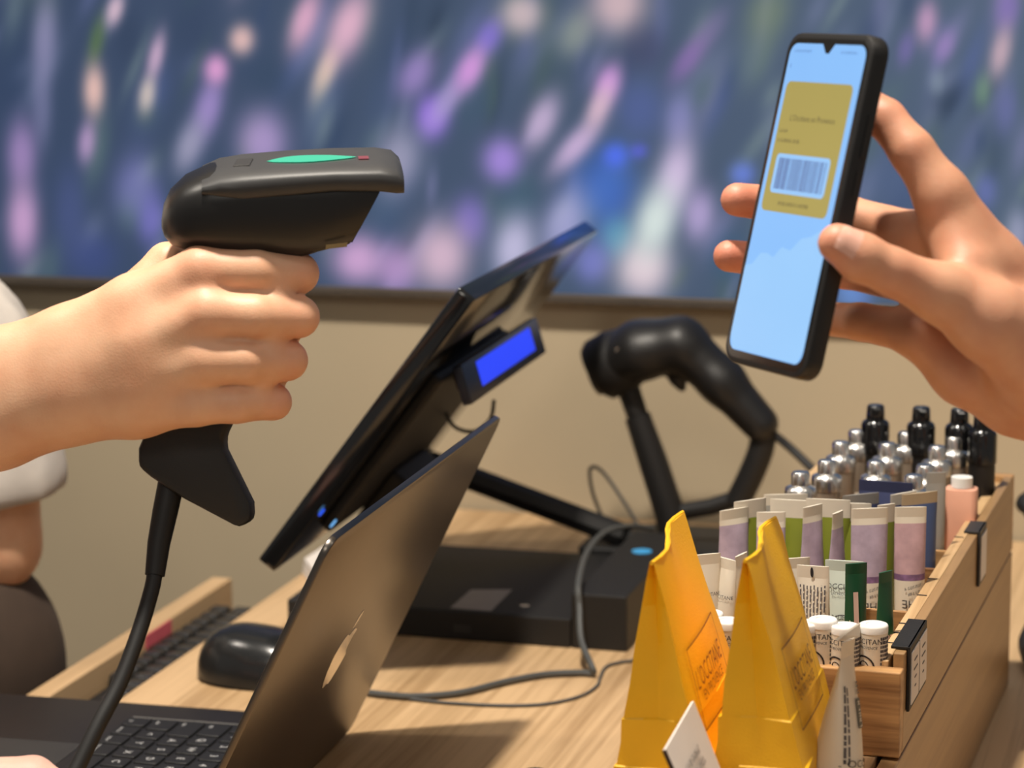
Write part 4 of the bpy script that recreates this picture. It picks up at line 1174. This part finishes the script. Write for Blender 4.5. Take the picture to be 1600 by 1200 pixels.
    part(paper, 'top_fold', lip, M_YELLOW, smooth=True)
    return t_


M_YELLOW = mat('yellow_paper', (246, 190, 22), 0.5, var=0.03, scale=30, bump=0.25, bump_scale=900)
bag('yellow paper bag whose printed face meets the second bag, white card leaning on it', (-0.2655, 1.167, 0.235), (-0.274, 1.277, 0.235), -0.2835, -0.2385, 3)
bag('yellow paper bag standing directly in front of the tray of tubes', (-0.223, 1.182, 0.235), (-0.225, 1.276, 0.235), -0.2375, -0.1925, 5)

# white card leaning
c_n0, c_f0 = on_y(1040, 1171, 1.108), on_y(1084, 1095, 1.166)
zc0 = (c_n0[2] + c_f0[2]) / 2
cb_n = np.array([c_n0[0] + 0.028, c_n0[1], ZB + 0.0004]); cb_f = np.array([c_f0[0] + 0.028, c_f0[1], ZB + 0.0004])
cn = np.cross(c_f0 - c_n0, cb_n - c_n0); cn /= np.linalg.norm(cn)
if cn[0] < 0: cn = -cn
cardm = MB().rings([[c_n0 - cn * .0014, c_f0 - cn * .0014, cb_f - cn * .0014, cb_n - cn * .0014], [c_n0, c_f0, cb_f, cb_n]])
wc = thing('price_card', tuple((cb_n + cb_f) / 2), 'white printed card leaning in front of the yellow bags', 'card')
part(wc, 'card', cardm, M_PAPER)
er = MB().rings([[c_n0 - cn * .0017 - (c_f0 - c_n0) * 0.012, c_n0 - cn * .0017, cb_n - cn * .0017, cb_n - cn * .0017 - (c_f0 - c_n0) * 0.012], [c_n0 + cn * .0002 - (c_f0 - c_n0) * 0.012, c_n0 + cn * .0002, cb_n + cn * .0002, cb_n + cn * .0002 - (c_f0 - c_n0) * 0.012]])
part(wc, 'dark_edge', er, mat('dark_card_edge', (46, 30, 22), 0.6))
eu = (c_f0 - c_n0); el = np.linalg.norm(eu); eu /= el; ev = (c_n0 - cb_n); ev -= eu * (ev @ eu); ev /= np.linalg.norm(ev)
tm = MB()
for k, wdt in enumerate((0.027, 0.034)):
    flat_strokes(tm, wdt, 0.0036, c_n0 + eu * el * (0.45 - 0.06 * k) - ev * (0.0165 + 0.0062 * k) + cn * 0.0003, eu, ev, 20 + k)
part(wc, 'lettering', tm, M_INKGREY)

# pointed cream tube standing in front of the tray
ft_top = on_y(1326, 1000, 1.235)
t_, sf, H, sg = tube_thing('hand_cream_tube', 'cream hand cream tube with folded pointed top standing before the tray', 'tube', (ft_top[0] - 0.004, 1.222, ZB + 0.0003), tuple(ft_top), 0.027, 84, 0.0125, M_CREAM, M_CREAM, crimp=0.008, capl=0.012)
print_text(t_, sf, H, sg, "L'OCCITANE", 0.0052, 0.0, H * 0.30, M_INK, 0.026)
print_text(t_, sf, H, sg, 'EN PROVENCE', 0.0024, 0.05, H * 0.255, M_INKGREY, 0.026)
print_strokes(t_, sf, sg, 0.008, 0.0045, 0.15, H * 0.74, M_INKGREY, 0.026, 7, turned=90)
blkp = MB()
for k in range(6):
    sa, sb = H * (0.50 + 0.17 * k / 6), H * (0.50 + 0.17 * (k + 1) / 6)
    blkp.quad(sf(-0.25 * sg, sa), sf(0.25 * sg, sa), sf(0.25 * sg, sb), sf(-0.25 * sg, sb))
part(t_, 'dark_panel', blkp, mat('slate_print', (74, 78, 74), 0.5))
print_strokes(t_, sf, sg, 0.013, 0.0036, 0.0, H * 0.585, M_CREAM, 0.026, 8, turned=90)
print_lines(t_, sf, sg, 0.026, (0.4, 0.5, 0.6), H * .55, H * .75, M_INKGREY, th=0.0006)
print_lines(t_, sf, sg, 0.026, (-0.9, -0.8), H * .3, H * .75, M_INKGREY, th=0.0007)
top2 = ft_top
fold = MB().rings([[ft_top + np.array([-0.006, -0.004, 0.001]), ft_top + np.array([0.004, 0.008, 0.001]), ft_top + np.array([0.0045, 0.008, 0.0]), ft_top + np.array([-0.005, -0.004, 0.0])],
                   [ft_top + np.array([-0.003, -0.001, 0.003]), ft_top + np.array([0.0035, 0.0105, 0.0065]), ft_top + np.array([0.0042, 0.0105, 0.006]), ft_top + np.array([-0.0022, -0.001, 0.0025])]])
part(t_, 'folded_tip', fold, M_CREAM)

# small tin ring lying at the counter edge of the frame
rp = on_z(836, 1206, 0.004)
rt_ = thing('lid', (rp[0], rp[1], 0), 'small white lid with a dark rim lying on the counter by the yellow bag', 'lid')
part(rt_, 'rim', MB().lathe([(0.0078, 0), (0.0082, 0.0005), (0.0082, 0.004), (0.0072, 0.0046), (0.0068, 0.004), (0.0066, 0.0008)], (rp[0], rp[1], 0), 28), mat('dark_metal_rim', (60, 58, 66), 0.3, 0.8), smooth=45)
part(rt_, 'disc', MB().lathe([(0.0066, 0.001), (0.0066, 0.0036), (0.0004, 0.0038)], (rp[0], rp[1], 0), 28), M_WHITE, smooth=True)

# black cable loop at the right end of the box
cpz = [on_y(1625, 770, 1.98), on_y(1600, 786, 1.98), on_y(1612, 800, 1.97), on_y(1640, 860, 1.95), on_y(1640, 940, 1.93), on_y(1612, 985, 1.88), on_y(1605, 1012, 1.86), on_z(1625, 1042, 0.0075), on_z(1670, 1045, 0.0075)]
single('cable', MB().tube(smooth_curve(cpz), 0.0065, 10), M_RUBBER, tuple(cpz[-1]), 'thick black cable loop hanging beyond the wooden box', 'cable', smooth=True)

# ================================================================== HELD PHONE
PC = np.array([-0.2012, 1.1943, 0.40794]); PX_ = np.array([0.648, -0.761, 0.020]); PY_ = np.array([0.167, 0.169, 0.971])
PX_ /= np.linalg.norm(PX_); PY_ -= PX_ * (PY_ @ PX_); PY_ /= np.linalg.norm(PY_); PZ_ = np.cross(PX_, PY_)
ph = thing('smartphone', tuple(PC - PY_ * 0.08), 'black cased smartphone showing a gold card with a barcode, held up', 'phone')
part(ph, 'case', MB().prism(rrect(-0.0388, 0.0388, -0.0815, 0.0805, 0.010, 6), PC, PX_, PY_, PZ_, -0.0085, 0.0012), M_BLACK, smooth=True, bevel=0.002)
scr = part(ph, 'front_glass', MB().prism(rrect(-0.0358, 0.0358, -0.0785, 0.0775, 0.008, 6), PC, PX_, PY_, PZ_, -0.001, 0.0013), M_BLACKG)


def on_phone(mbx, poly, lift):
    o = PC + PZ_ * (0.0014 + lift)
    return mbx.add([o + PX_ * x + PY_ * y for x, y in poly], [tuple(range(len(poly)))])


# lit display area with notch
disp = rrect(-0.034, 0.034, -0.075, 0.075, 0.006, 5)
notch = [(0.0055, 0.075), (0.0015, 0.0705), (-0.0015, 0.0705), (-0.0055, 0.075)]
k_ = [i for i, p in enumerate(disp) if abs(p[1] - 0.075) < 1e-9 and p[0] > 0][-1]
disp = disp[:k_ + 1] + notch + disp[k_ + 1:]
part(scr, 'lit_display', on_phone(MB(), disp, 0), glow('phone_sky_blue', (136, 192, 255), 1.0))
cl_ = [(-0.034, -0.068), (-0.034, -0.034), (-0.028, -0.033), (-0.022, -0.027), (-0.016, -0.0265), (-0.010, -0.028), (-0.004, -0.0225), (0.004, -0.0235), (0.012, -0.017), (0.020, -0.0155), (0.028, -0.0115), (0.034, -0.011), (0.034, -0.068), (0.03, -0.0745), (-0.03, -0.0745)]
part(scr, 'cloud_picture', on_phone(MB(), cl_, 0.0001), glow('phone_cloud', (152, 203, 255), 1.0))
part(scr, 'gold_card', on_phone(MB(), rrect(-0.0305, 0.0295, -0.0065, 0.0565, 0.0035, 4), 0.0002), glow('phone_gold', (172, 156, 82), 1.0))
part(scr, 'barcode_panel', on_phone(MB(), rrect(-0.0255, 0.0235, 0.0025, 0.0215, 0.0025, 3), 0.0003), glow('phone_barcode_panel', (150, 200, 250), 1.0))
bm_ = MB(); x = -0.0225
while x < 0.0205:
    wd = random.choice((0.0003, 0.0006, 0.0009)); on_phone(bm_, [(x, 0.0045), (x + wd, 0.0045), (x + wd, 0.0195), (x, 0.0195)], 0.0004); x += wd + random.choice((0.0003, 0.0005, 0.0007))
part(scr, 'barcode', bm_, glow('phone_barcode_ink', (84, 104, 160), 1.0))
oo = PC + PZ_ * 0.0020
M_PTXT = glow('phone_text', (92, 82, 56), 1.0)
part(scr, 'lettering', flat_text(MB(), "L'Occitane en Provence", 0.0042, oo + PY_ * 0.0388, PX_, PY_), M_PTXT)
for k, (wd_, ht_, ox_, oy_) in enumerate(((0.008, 0.0016, -0.0235, 0.0325), (0.020, 0.0018, -0.0175, 0.0278), (0.028, 0.0018, -0.001, -0.0022), (0.017, 0.0013, -0.0205, 0.0712), (0.015, 0.0013, 0.0205, 0.0712), (0.0014, 0.0018, -0.0295, 0.064))):
    part(scr, 'blurred_print', flat_strokes(MB(), wd_, ht_, oo + PX_ * ox_ + PY_ * oy_, PX_, PY_, 40 + k), M_PTXT if k < 3 else glow('phone_faint_print', (92, 132, 190), 1.0))
part(ph, 'power_button', MB().box(PC + PX_ * 0.0389 + PY_ * 0.012 - PZ_ * 0.005, (0.0012, 0.012, 0.0028), PX_, PY_, PZ_), M_BLACKM, bevel=0.0004)
part(ph, 'volume_button', MB().box(PC + PX_ * 0.0389 + PY_ * 0.034 - PZ_ * 0.005, (0.0012, 0.020, 0.0028), PX_, PY_, PZ_), M_BLACKM, bevel=0.0004)
part(ph, 'case_clip', MB().box(PC - PX_ * 0.0389 - PY_ * 0.052 - PZ_ * 0.004, (0.0014, 0.008, 0.004), PX_, PY_, PZ_), M_BLACKM, bevel=0.0004)

# hand with the phone: joints as (px, py, distance, radius mm)
J = lambda lst: ([at(a, b, c) for a, b, c, r in lst], [r / 1000 for a, b, c, r in lst])
H2 = dict(
    index=J([(1338, 152, 1.218, 8.2), (1384, 186, 1.212, 9.4), (1425, 236, 1.206, 10.6), (1472, 305, 1.205, 12.5)]),
    middle=J([(1152, 312, 1.288, 8.6), (1205, 318, 1.298, 9.2), (1325, 338, 1.262, 10.0), (1440, 372, 1.228, 12.0)]),
    ring=J([(1139, 400, 1.292, 8.2), (1200, 406, 1.300, 9.0), (1322, 420, 1.268, 9.8), (1440, 440, 1.232, 12.0)]),
    pinky=J([(1225, 492, 1.286, 7.4), (1275, 497, 1.276, 8.2), (1345, 503, 1.248, 9.0), (1436, 520, 1.228, 11.0)]),
    thumb=J([(1309, 380, 1.1625, 9.2), (1345, 402, 1.1645, 11.2), (1395, 425, 1.168, 10.8), (1470, 458, 1.176, 13.2)]))
P2_ = [J([(1472, 305, 1.205, 12.5), (1545, 420, 1.212, 18), (1640, 545, 1.222, 24)]),
       J([(1440, 372, 1.228, 12), (1540, 470, 1.228, 16), (1640, 560, 1.232, 24)]),
       J([(1440, 440, 1.232, 12), (1540, 520, 1.236, 16), (1640, 590, 1.240, 24)]),
       J([(1436, 525, 1.228, 11.5), (1510, 575, 1.232, 17.5), (1590, 615, 1.236, 20), (1660, 630, 1.24, 24)]),
       J([(1470, 458, 1.176, 13.2), (1545, 500, 1.184, 18.5), (1640, 560, 1.200, 26)]),
       J([(1640, 560, 1.215, 30), (1760, 610, 1.225, 32), (1980, 690, 1.24, 40), (2400, 900, 1.26, 46)])]
WEB2 = J([(1480, 350, 1.208, 11), (1510, 420, 1.196, 14)])


def sd_hand(fingers, palm, webs, kf=0.0016, kp=0.010, kj=0.006):
    def fn(P):
        d = None
        for k, (p, r) in fingers.items():
            q = sd_chain(P, p, r, 0.003); d = q if d is None else smin(d, q, kf)
        e = None
        for p, r in palm + webs:
            q = sd_chain(P, p, r, 0.006); e = q if e is None else smin(e, q, kp)
        return smin(d, e, kj)
    return fn


def bounds(groups, pad=0.012, clip_lo=None):
    A = np.concatenate([np.array(p) - np.array(r)[:, None] for p, r in groups]); B = np.concatenate([np.array(p) + np.array(r)[:, None] for p, r in groups])
    return A.min(0) - pad, B.max(0) + pad


gr = list(H2.values()) + P2_ + [WEB2]
lo, hi = bounds(gr)
V, Q = surface_nets(sd_hand(H2, P2_, [WEB2]), lo, hi, 0.0017)
fl2 = [(H2['middle'][0][0], .014, .9), (H2['ring'][0][0], .014, .9), (H2['thumb'][0][0], .013, .55), (H2['index'][0][1], .014, .5), (H2['index'][0][2], .010, .3), (H2['thumb'][0][2], .012, .25)]
pr2 = body_object('person', V, Q, M_SKIN2, tuple(at(1640, 560, 1.215)), fl2)
tag(pr2, 'bare hand and forearm holding up the phone, thumb on its screen', 'person')
# thumbnail, following the thumb tip
th = H2['thumb'][0]; tdir = th[0] - th[1]; tdir /= np.linalg.norm(tdir); tcam = CAM0 - th[0]; tcam /= np.linalg.norm(tcam)
tn = tcam + UP * 0.55; tn -= tdir * (tn @ tdir); tn /= np.linalg.norm(tn); ts = np.cross(tdir, tn)
nm_ = MB(); g = []
for i in range(7):
    a = (i - 3) / 3 * 0.75
    g.append([th[0] + tdir * (0.0035 - 0.012 * j / 5 - (0.0015 * abs(a) ** 2 if j == 0 else 0)) + (tn * math.cos(a) + ts * math.sin(a)) * (0.0094 + 0.0016 * j / 5 - (0.0008 if j == 0 else 0)) for j in range(6)])
nm_.rings(g, cap=False, closed=False)
part(pr2, 'thumbnail', nm_, mat('nail', (224, 172, 152), 0.25), smooth=True)

# ================================================================== SCANNER IN THE OTHER HAND
DS = 1.335
sc1 = thing('barcode_scanner', tuple(at(330, 700, DS)), 'black pistol-grip barcode scanner with a green light, held in a fist', 'scanner')
SX = RT * math.cos(math.radians(3)) + FW * 0.10 + UP * 0.03; SX /= np.linalg.norm(SX)
roll = math.radians(17)
SU = UP * math.cos(roll) - FW * math.sin(roll); SU -= SX * (SU @ SX); SU /= np.linalg.norm(SU); SD = np.cross(SX, SU)
if SD @ FW < 0: SD = -SD
SO = at(440, 310, DS)
mm_ = DS / F_PX  # metres per pixel there


def sect(xpx, ytop, ybot, hw, e=3.2, n=28, sh=0.0, yc=None):
    out = []
    zt2, zb2 = (310 - ytop) * mm_, (310 - ybot) * mm_
    zc = (zt2 + zb2) / 2; hh = (zt2 - zb2) / 2
    for k in range(n):
        a = k * 2 * math.pi / n
        ca_, sa_ = math.cos(a), math.sin(a)
        yy = hw * math.copysign(abs(ca_) ** (2 / e), ca_); zz = hh * math.copysign(abs(sa_) ** (2 / e), sa_)
        out.append(SO + SX * ((xpx - 440) * mm_ + sh * (zc + zz - zt2)) + SU * (zc + zz) + SD * yy)
    return out


head = MB().rings([sect(253, 338, 352, .0045), sect(257, 316, 364, .0125, 2.4), sect(268, 294, 376, .0205, 2.5), (sect(292, 273, 384, .0262, 2.7)), sect(330, 257, 388, .0295, 2.9), sect(380, 251, 391, .0305), sect(430, 250, 394, .0308),
                   sect(480, 250, 397, .0308, sh=0.10), sect(540, 250, 388, .0306, sh=0.35), sect(590, 250, 380, .030, sh=0.50), sect(607, 252, 378, .029, sh=0.55)])
hd = part(sc1, 'head', head, mat('satin_black_shell', (22, 21, 21), 0.36), smooth=50)
lip = MB().rings([sect(318, 266, 290, .0270, 2.8), sect(345, 254, 296, .0296, 3), sect(380, 250, 300, .0308, 3.6), sect(450, 247, 292, .0318, 4), sect(520, 245, 286, .032, 4), sect(590, 245, 288, .032, 4), sect(616, 249, 292, .031, 4), sect(627, 258, 294, .029, 3)])
part(sc1, 'top_shell', lip, mat('top_sheen_shell', (52, 52, 53), 0.5), smooth=50)  # lighter than the head: sheen on the top face is put into the colour


def top_pt(xpx, dep, lift=0.0006, ytop=None):
    yt = np.interp(xpx, [330, 380, 450, 520, 590], [258, 252, 247, 245, 245])
    return SO + SX * (xpx - 440) * mm_ + SU * ((310 - yt) * mm_ + lift) + SD * dep


led = MB(); led.add([top_pt(418 + 140 * (k / 14), -.0045 - .0095 * math.sin(math.pi * (k / 14)) ** 0.7 * (1 - 0.25 * k / 14)) for k in range(15)] + [top_pt(558 - 140 * (k / 14), -.0045 + .011 * math.sin(math.pi * (k / 14)) ** 0.8 * (0.45 + 0.55 * k / 14)) for k in range(1, 14)], [tuple(range(28))])
part(sc1, 'green_light', led, glow('green_light', (80, 226, 176), 1.0), label='glowing green light strip')
led2 = MB(); led2.add([top_pt(560, -.010), top_pt(576, -.010), top_pt(576, -.003), top_pt(560, -.003)], [(0, 1, 2, 3)])
part(sc1, 'red_light', led2, glow('red_light', (190, 90, 96), 0.8))
bt = MB().rings([[top_pt(x, y, l) for x, y in ((366, -.010), (392, -.012), (398, .004), (372, .006))] for l in (-0.0005, 0.0012)])
part(sc1, 'button', bt, M_DGREY, bevel=0.0005)
wn = MB().rings([[SO + SX * ((607 - 440) * mm_ + 0.55 * (zq - (310 - 254) * mm_) + o_) + SU * zq + SD * s for s, zq in ((-.022, .008), (.022, .008), (.022, -.019), (-.022, -.019))] for o_ in (-0.0004, 0.0006)])
part(sc1, 'scan_window', wn, M_BLACKG)
lb_ = MB()
pl = [SO + SX * (x - 440) * mm_ + SU * (310 - y) * mm_ - SD * 0.0298 for x, y in ((505, 364), (538, 361), (537, 368), (504, 371))]
part(sc1, 'serial_label', MB().rings([pl, [p - SD * 0.0003 for p in pl]]), mat('tan_label', (140, 122, 84), 0.5))
# grip
gp = [(350, 380), (440, 392), (428, 470), (392, 600), (352, 682), (354, 702), (395, 785), (396, 812), (377, 823), (290, 777), (252, 752), (240, 744), (221, 728), (221, 700), (262, 600), (305, 480)]
DG = 1.349
gm = DG / F_PX
GO = at(300, 600, DG)
gpl = [((x - 300) * gm, (600 - y) * gm) for x, y in gp]
part(sc1, 'grip', MB().prism(gpl, GO, RT, UP, FW, -0.0125, 0.0125), M_BLACKM, smooth=True, bevel=0.003, seg=2)
cbp = [at(268, 752, DG), at(258, 800, DG - .003), at(248, 850, DG - .006), at(242, 899, DG - .010)]
part(sc1, 'cord_boot', MB().tube(cbp, [0.0070, 0.0067, 0.0060, 0.0052], 14), M_RUBBER, smooth=True)
cpp = [at(242, 896, DG - .010), at(236, 925, DG - .014), at(218, 985, DG - .022), at(188, 1065, DG - .034), at(152, 1135, DG - .046), at(118, 1205, DG - .056), at(70, 1300, DG - .07), at(20, 1380, DG - .08)]
part(sc1, 'cord', MB().tube(smooth_curve(cpp), 0.0042, 12), M_RUBBER, smooth=True)

# ---- the person with the scanner: torso, both arms and hand as one skin, shirt and trousers on top
H1 = dict(
    index=J([(420, 434, 1.376, 8.4), (462, 431, 1.362, 9.2), (466, 427, 1.328, 10.4), (400, 424, 1.318, 11.2), (312, 424, 1.316, 12.6)]),
    middle=J([(418, 500, 1.378, 8.6), (464, 497, 1.364, 9.4), (466, 495, 1.324, 10.6), (398, 494, 1.313, 11.4), (322, 490, 1.311, 13.2)]),
    ring=J([(405, 566, 1.376, 8.4), (446, 563, 1.364, 9.2), (449, 563, 1.328, 10.2), (385, 564, 1.315, 11.2), (316, 564, 1.313, 12.8)]),
    pinky=J([(392, 630, 1.372, 7.6), (424, 628, 1.364, 8.2), (427, 628, 1.332, 9.2), (370, 630, 1.321, 10.2), (304, 630, 1.319, 11.6)]),
    thumb=J([(395, 420, 1.392, 9.0), (330, 414, 1.385, 10.5), (262, 412, 1.362, 11.0)]))
P1_ = [J([(312, 424, 1.316, 12.6), (215, 482, 1.324, 18.0), (110, 540, 1.332, 21), (0, 582, 1.340, 23), (-120, 612, 1.352, 26)]),
       J([(322, 490, 1.311, 13.2), (215, 540, 1.318, 18), (110, 585, 1.328, 20), (0, 620, 1.336, 22)]),
       J([(316, 564, 1.313, 12.8), (215, 592, 1.320, 17.5), (110, 612, 1.330, 20), (0, 640, 1.338, 22)]),
       J([(304, 630, 1.319, 11.6), (215, 626, 1.326, 19), (110, 632, 1.332, 20.5), (0, 662, 1.340, 23), (-120, 700, 1.35, 26)]),
       J([(262, 412, 1.362, 11), (180, 505, 1.348, 16), (90, 570, 1.342, 20)])]
sh_l = np.array([-1.06, 1.72, 0.43]); sh_r = np.array([-1.13, 1.34, 0.43])
el_r = at(-480, 760, 1.40)
P1_ += [([at(-120, 655, 1.352), el_r, sh_r], [0.032, 0.043, 0.055])]
TOR = [([sh_r + np.array([-.01, .03, -.02]), sh_l + np.array([-.03, -.03, -.02])], [0.062, 0.062]),
       ([np.array([-1.15, 1.45, 0.33]), np.array([-1.10, 1.62, 0.33])], [0.115, 0.115]),
       ([np.array([-1.15, 1.47, 0.10]), np.array([-1.10, 1.62, 0.10])], [0.105, 0.105]),
       ([np.array([-1.15, 1.47, -0.12]), np.array([-1.10, 1.62, -0.12])], [0.115, 0.115]),
       ([np.array([-1.12, 1.54, 0.42]), np.array([-1.10, 1.54, 0.56])], [0.062, 0.055])]
el_l = on_y(-12, 850, 1.71); wr_l = el_l + np.array([-0.20, -0.16, 0.02])
sl_top = on_y(-25, 420, 1.715)
P1_ += [([sh_l, on_y(-22, 700, 1.71), el_l, wr_l], [0.052, 0.040, 0.037, 0.027])]
lo1, hi1 = bounds(list(H1.values()) + P1_[:5])
FILL = [J([(448, 430, 1.345, 8), (448, 500, 1.345, 8), (432, 565, 1.347, 8), (412, 625, 1.348, 7.5)]), J([(430, 428, 1.322, 8.5), (430, 494, 1.320, 8.5), (415, 563, 1.322, 8.5), (395, 625, 1.327, 8)])]
fn1 = sd_hand(H1, P1_ + TOR, FILL, kp=0.009, kj=0.004)
lo_b, hi_b = bounds(list(H1.values()) + P1_ + TOR)


# a fine grid around the hand and a coarse one for the torso are joined at a shared cut
def split_mesh():
    # one continuous mesh: variable resolution through two grids sharing the cutting plane is avoided by one medium grid
    return surface_nets(fn1, lo_b, hi_b, 0.0085)


Vh, Qh = surface_nets(fn1, lo1, hi1 + 0.0, 0.0018)
cut = RT  # keep fine mesh right of the cut and coarse mesh left of it
Vc, Qc = split_mesh()
pc = at(-60, 640, 1.34)


def relax(V, Q, it):
    E = np.concatenate([Q[:, [0, 1]], Q[:, [1, 2]], Q[:, [2, 3]], Q[:, [3, 0]]])
    for _ in range(it):
        a = np.zeros_like(V); c = np.zeros(len(V))
        np.add.at(a, E[:, 0], V[E[:, 1]]); np.add.at(a, E[:, 1], V[E[:, 0]])
        np.add.at(c, E[:, 0], 1); np.add.at(c, E[:, 1], 1)
        V = V * 0.5 + 0.5 * a / np.maximum(c, 1)[:, None]
    return V


def cut_side(V, Q, point, keep_right):
    b = bmesh.new(); vs = [b.verts.new(p) for p in V]
    for q in Q:
        try: b.faces.new([vs[i] for i in q])
        except ValueError: pass
    b.verts.ensure_lookup_table()
    bmesh.ops.bisect_plane(b, geom=b.verts[:] + b.edges[:] + b.faces[:], plane_co=Vector(point), plane_no=Vector(RT), clear_inner=keep_right, clear_outer=not keep_right)
    lv = [v for v in b.verts if not v.link_faces]
    bmesh.ops.delete(b, geom=lv, context='VERTS')
    b.verts.index_update()
    return [tuple(v.co) for v in b.verts], [[v.index for v in f.verts] for f in b.faces]


va_, fa_ = cut_side(relax(Vh, Qh, 2), Qh, pc, True); vb_, fb_ = cut_side(relax(Vc, Qc, 1), Qc, pc - RT * 0.007, False)
bmj = bmesh.new(); vs_ = [bmj.verts.new(p) for p in va_ + vb_]
for f in fa_ + [[i + len(va_) for i in f] for f in fb_]:
    try: bmj.faces.new([vs_[i] for i in f])
    except ValueError: pass
be = [e for e in bmj.edges if len(e.link_faces) == 1 and -0.012 < (np.array(e.verts[0].co) - pc) @ RT < 0.004 and np.linalg.norm(np.array(e.verts[0].co) - pc) < 0.08]
try: bmesh.ops.bridge_loops(bmj, edges=be)
except Exception as ex: print('bridge', ex)
bmesh.ops.recalc_face_normals(bmj, faces=bmj.faces)
bmj.verts.index_update()
Vp = np.array([tuple(v.co) for v in bmj.verts]); Qp = [[v.index for v in f.verts] for f in bmj.faces]; bmj.free()
fl1 = [(H1['index'][0][4], .016, .35), (H1['middle'][0][4], .013, .3), (H1['index'][0][2], .014, .35), (H1['middle'][0][2], .014, .3), (H1['ring'][0][2], .014, .35), (H1['pinky'][0][2], .014, .4)]
pr1 = body_object('person', Vp, Qp, M_SKIN, tuple(np.array([-1.12, 1.55, -0.3])), fl1, smooth_it=0)
tag(pr1, 'person in a white shirt gripping the pistol scanner with a bare arm', 'person')


def sd_shirt(P):
    d = None
    for p, r in TOR[:4] + [([sh_r, sh_r * .55 + el_r * .45], [0.066, 0.074])]:
        q = sd_chain(P, p, [v + 0.016 for v in r], 0.02); d = q if d is None else smin(d, q, 0.03)
    a = np.arctan2(P[..., 1] - 1.71, P[..., 0] + 0.9)
    sl = sd_chain(P, [sh_l, on_y(-52, 560, 1.71), on_y(-18, 745, 1.71)], [0.068, 0.050, 0.058], 0.02) - 0.0025 * np.sin(6 * a + 30 * P[..., 2])
    hem = np.array(on_y(-5, 788, 1.71)); hd_ = np.array(on_y(-18, 745, 1.71)) - np.array(on_y(-52, 560, 1.71)); hd_ /= np.linalg.norm(hd_)
    cutp = (P - hem) @ (hd_ * 0.85 + np.array([0.1, 0, -0.3]))
    sl = np.maximum(sl, cutp)
    d = smin(d, sl, 0.02)
    d = np.maximum(d, -(P[..., 2] - 0.0))
    neck = np.linalg.norm(P - np.array([-1.11, 1.54, 0.49]), axis=-1) - 0.085
    return np.maximum(d, -neck)


V, Q = surface_nets(sd_shirt, (-1.40, 1.10, -0.2), (-0.72, 1.95, 0.56), 0.006)
body_object('shirt', V, Q, M_FABRIC, WLOC[pr1], parent=pr1, smooth_it=3)


def sd_trs(P):
    d = sd_chain(P, [np.array([-1.13, 1.49, -0.06]), np.array([-1.02, 1.70, -0.06])], [0.128, 0.125])
    for x, y in ((-1.12, 1.46), (-0.955, 1.70)):
        d = smin(d, sd_chain(P, [np.array([x, y, -0.02]), np.array([x, y, -0.55]), np.array([x, y, -0.94])], [0.105, 0.085, 0.06]), 0.03)
    return np.maximum(d, P[..., 2] - 0.055)


V, Q = surface_nets(sd_trs, (-1.40, 1.25, -0.98), (-0.82, 1.90, 0.09), 0.012)
body_object('trousers', V, Q, M_TROUSER, WLOC[pr1], parent=pr1, smooth_it=2)
for x, y in ((-1.12, 1.46), (-0.955, 1.70)):
    part(pr1, 'shoe', MB().prism(rrect(-0.08, 0.17, -0.045, 0.045, 0.04, 5), (x - 0.02, y, -0.96), (1, 0, 0), (0, 1, 0), Z, 0.0, 0.07), M_BLACKM, smooth=True, bevel=0.012)

# ---- hand resting on the laptop
zl = BT + 0.001
q0 = on_z(20, 1214, zl + 0.016)
hb = np.array([q0[0], q0[1], 0]);
fwd = np.array([0.55, 0.83, 0.0]); fwd /= np.linalg.norm(fwd); sd_ = np.array([fwd[1], -fwd[0], 0])


def hp(a, b, z, r): return (hb + fwd * a / 1000 + sd_ * b / 1000 + Z * (zl + z / 1000)), r / 1000


def HJ(l): return ([hp(*q)[0] for q in l], [hp(*q)[1] for q in l])


H3 = dict(thumb=([on_z(112, 1240, zl + .009), on_z(52, 1216, zl + .0155), on_z(-70, 1222, zl + .018), on_z(-150, 1260, zl + .02)], [.0085, .0135, .0145, .016]),
          index=HJ([(4, 3, 8, 7), (-8, 2, 16, 8), (-40, -6, 22, 10)]),
          middle=HJ([(6, -18, 8, 7), (-6, -20, 18, 8), (-42, -26, 23, 10)]),
          ring=HJ([(0, -38, 8, 7), (-12, -40, 17, 8), (-48, -44, 22, 10)]),
          pinky=HJ([(-18, -56, 7.5, 6.4), (-30, -58, 15, 7.2), (-58, -60, 20, 9)]))
P3 = [HJ([(-34, 12, 16, 11), (-80, -10, 18, 15), (-120, -25, 22, 18)]), HJ([(-42, -10, 22, 10.5), (-120, -28, 24, 17)]), HJ([(-48, -44, 21, 10), (-120, -35, 24, 17)]),
      HJ([(-58, -58, 19, 9.5), (-110, -48, 22, 15)]), HJ([(-120, -30, 24, 21), (-170, -45, 34, 23), (-300, -120, 70, 30)])]
lo, hi = bounds(list(H3.values()) + P3)
V, Q = surface_nets(sd_hand(H3, P3, []), lo, hi, 0.002)
pr3 = body_object('person', V, Q, M_SKIN3, tuple(hb + Z * zl), [(hp(-8, 2, 16, 8)[0], .012, .4), (hp(4, 3, 8, 7)[0], .01, .5)])
tag(pr3, 'bare hand resting on the palm rest of the laptop', 'person')
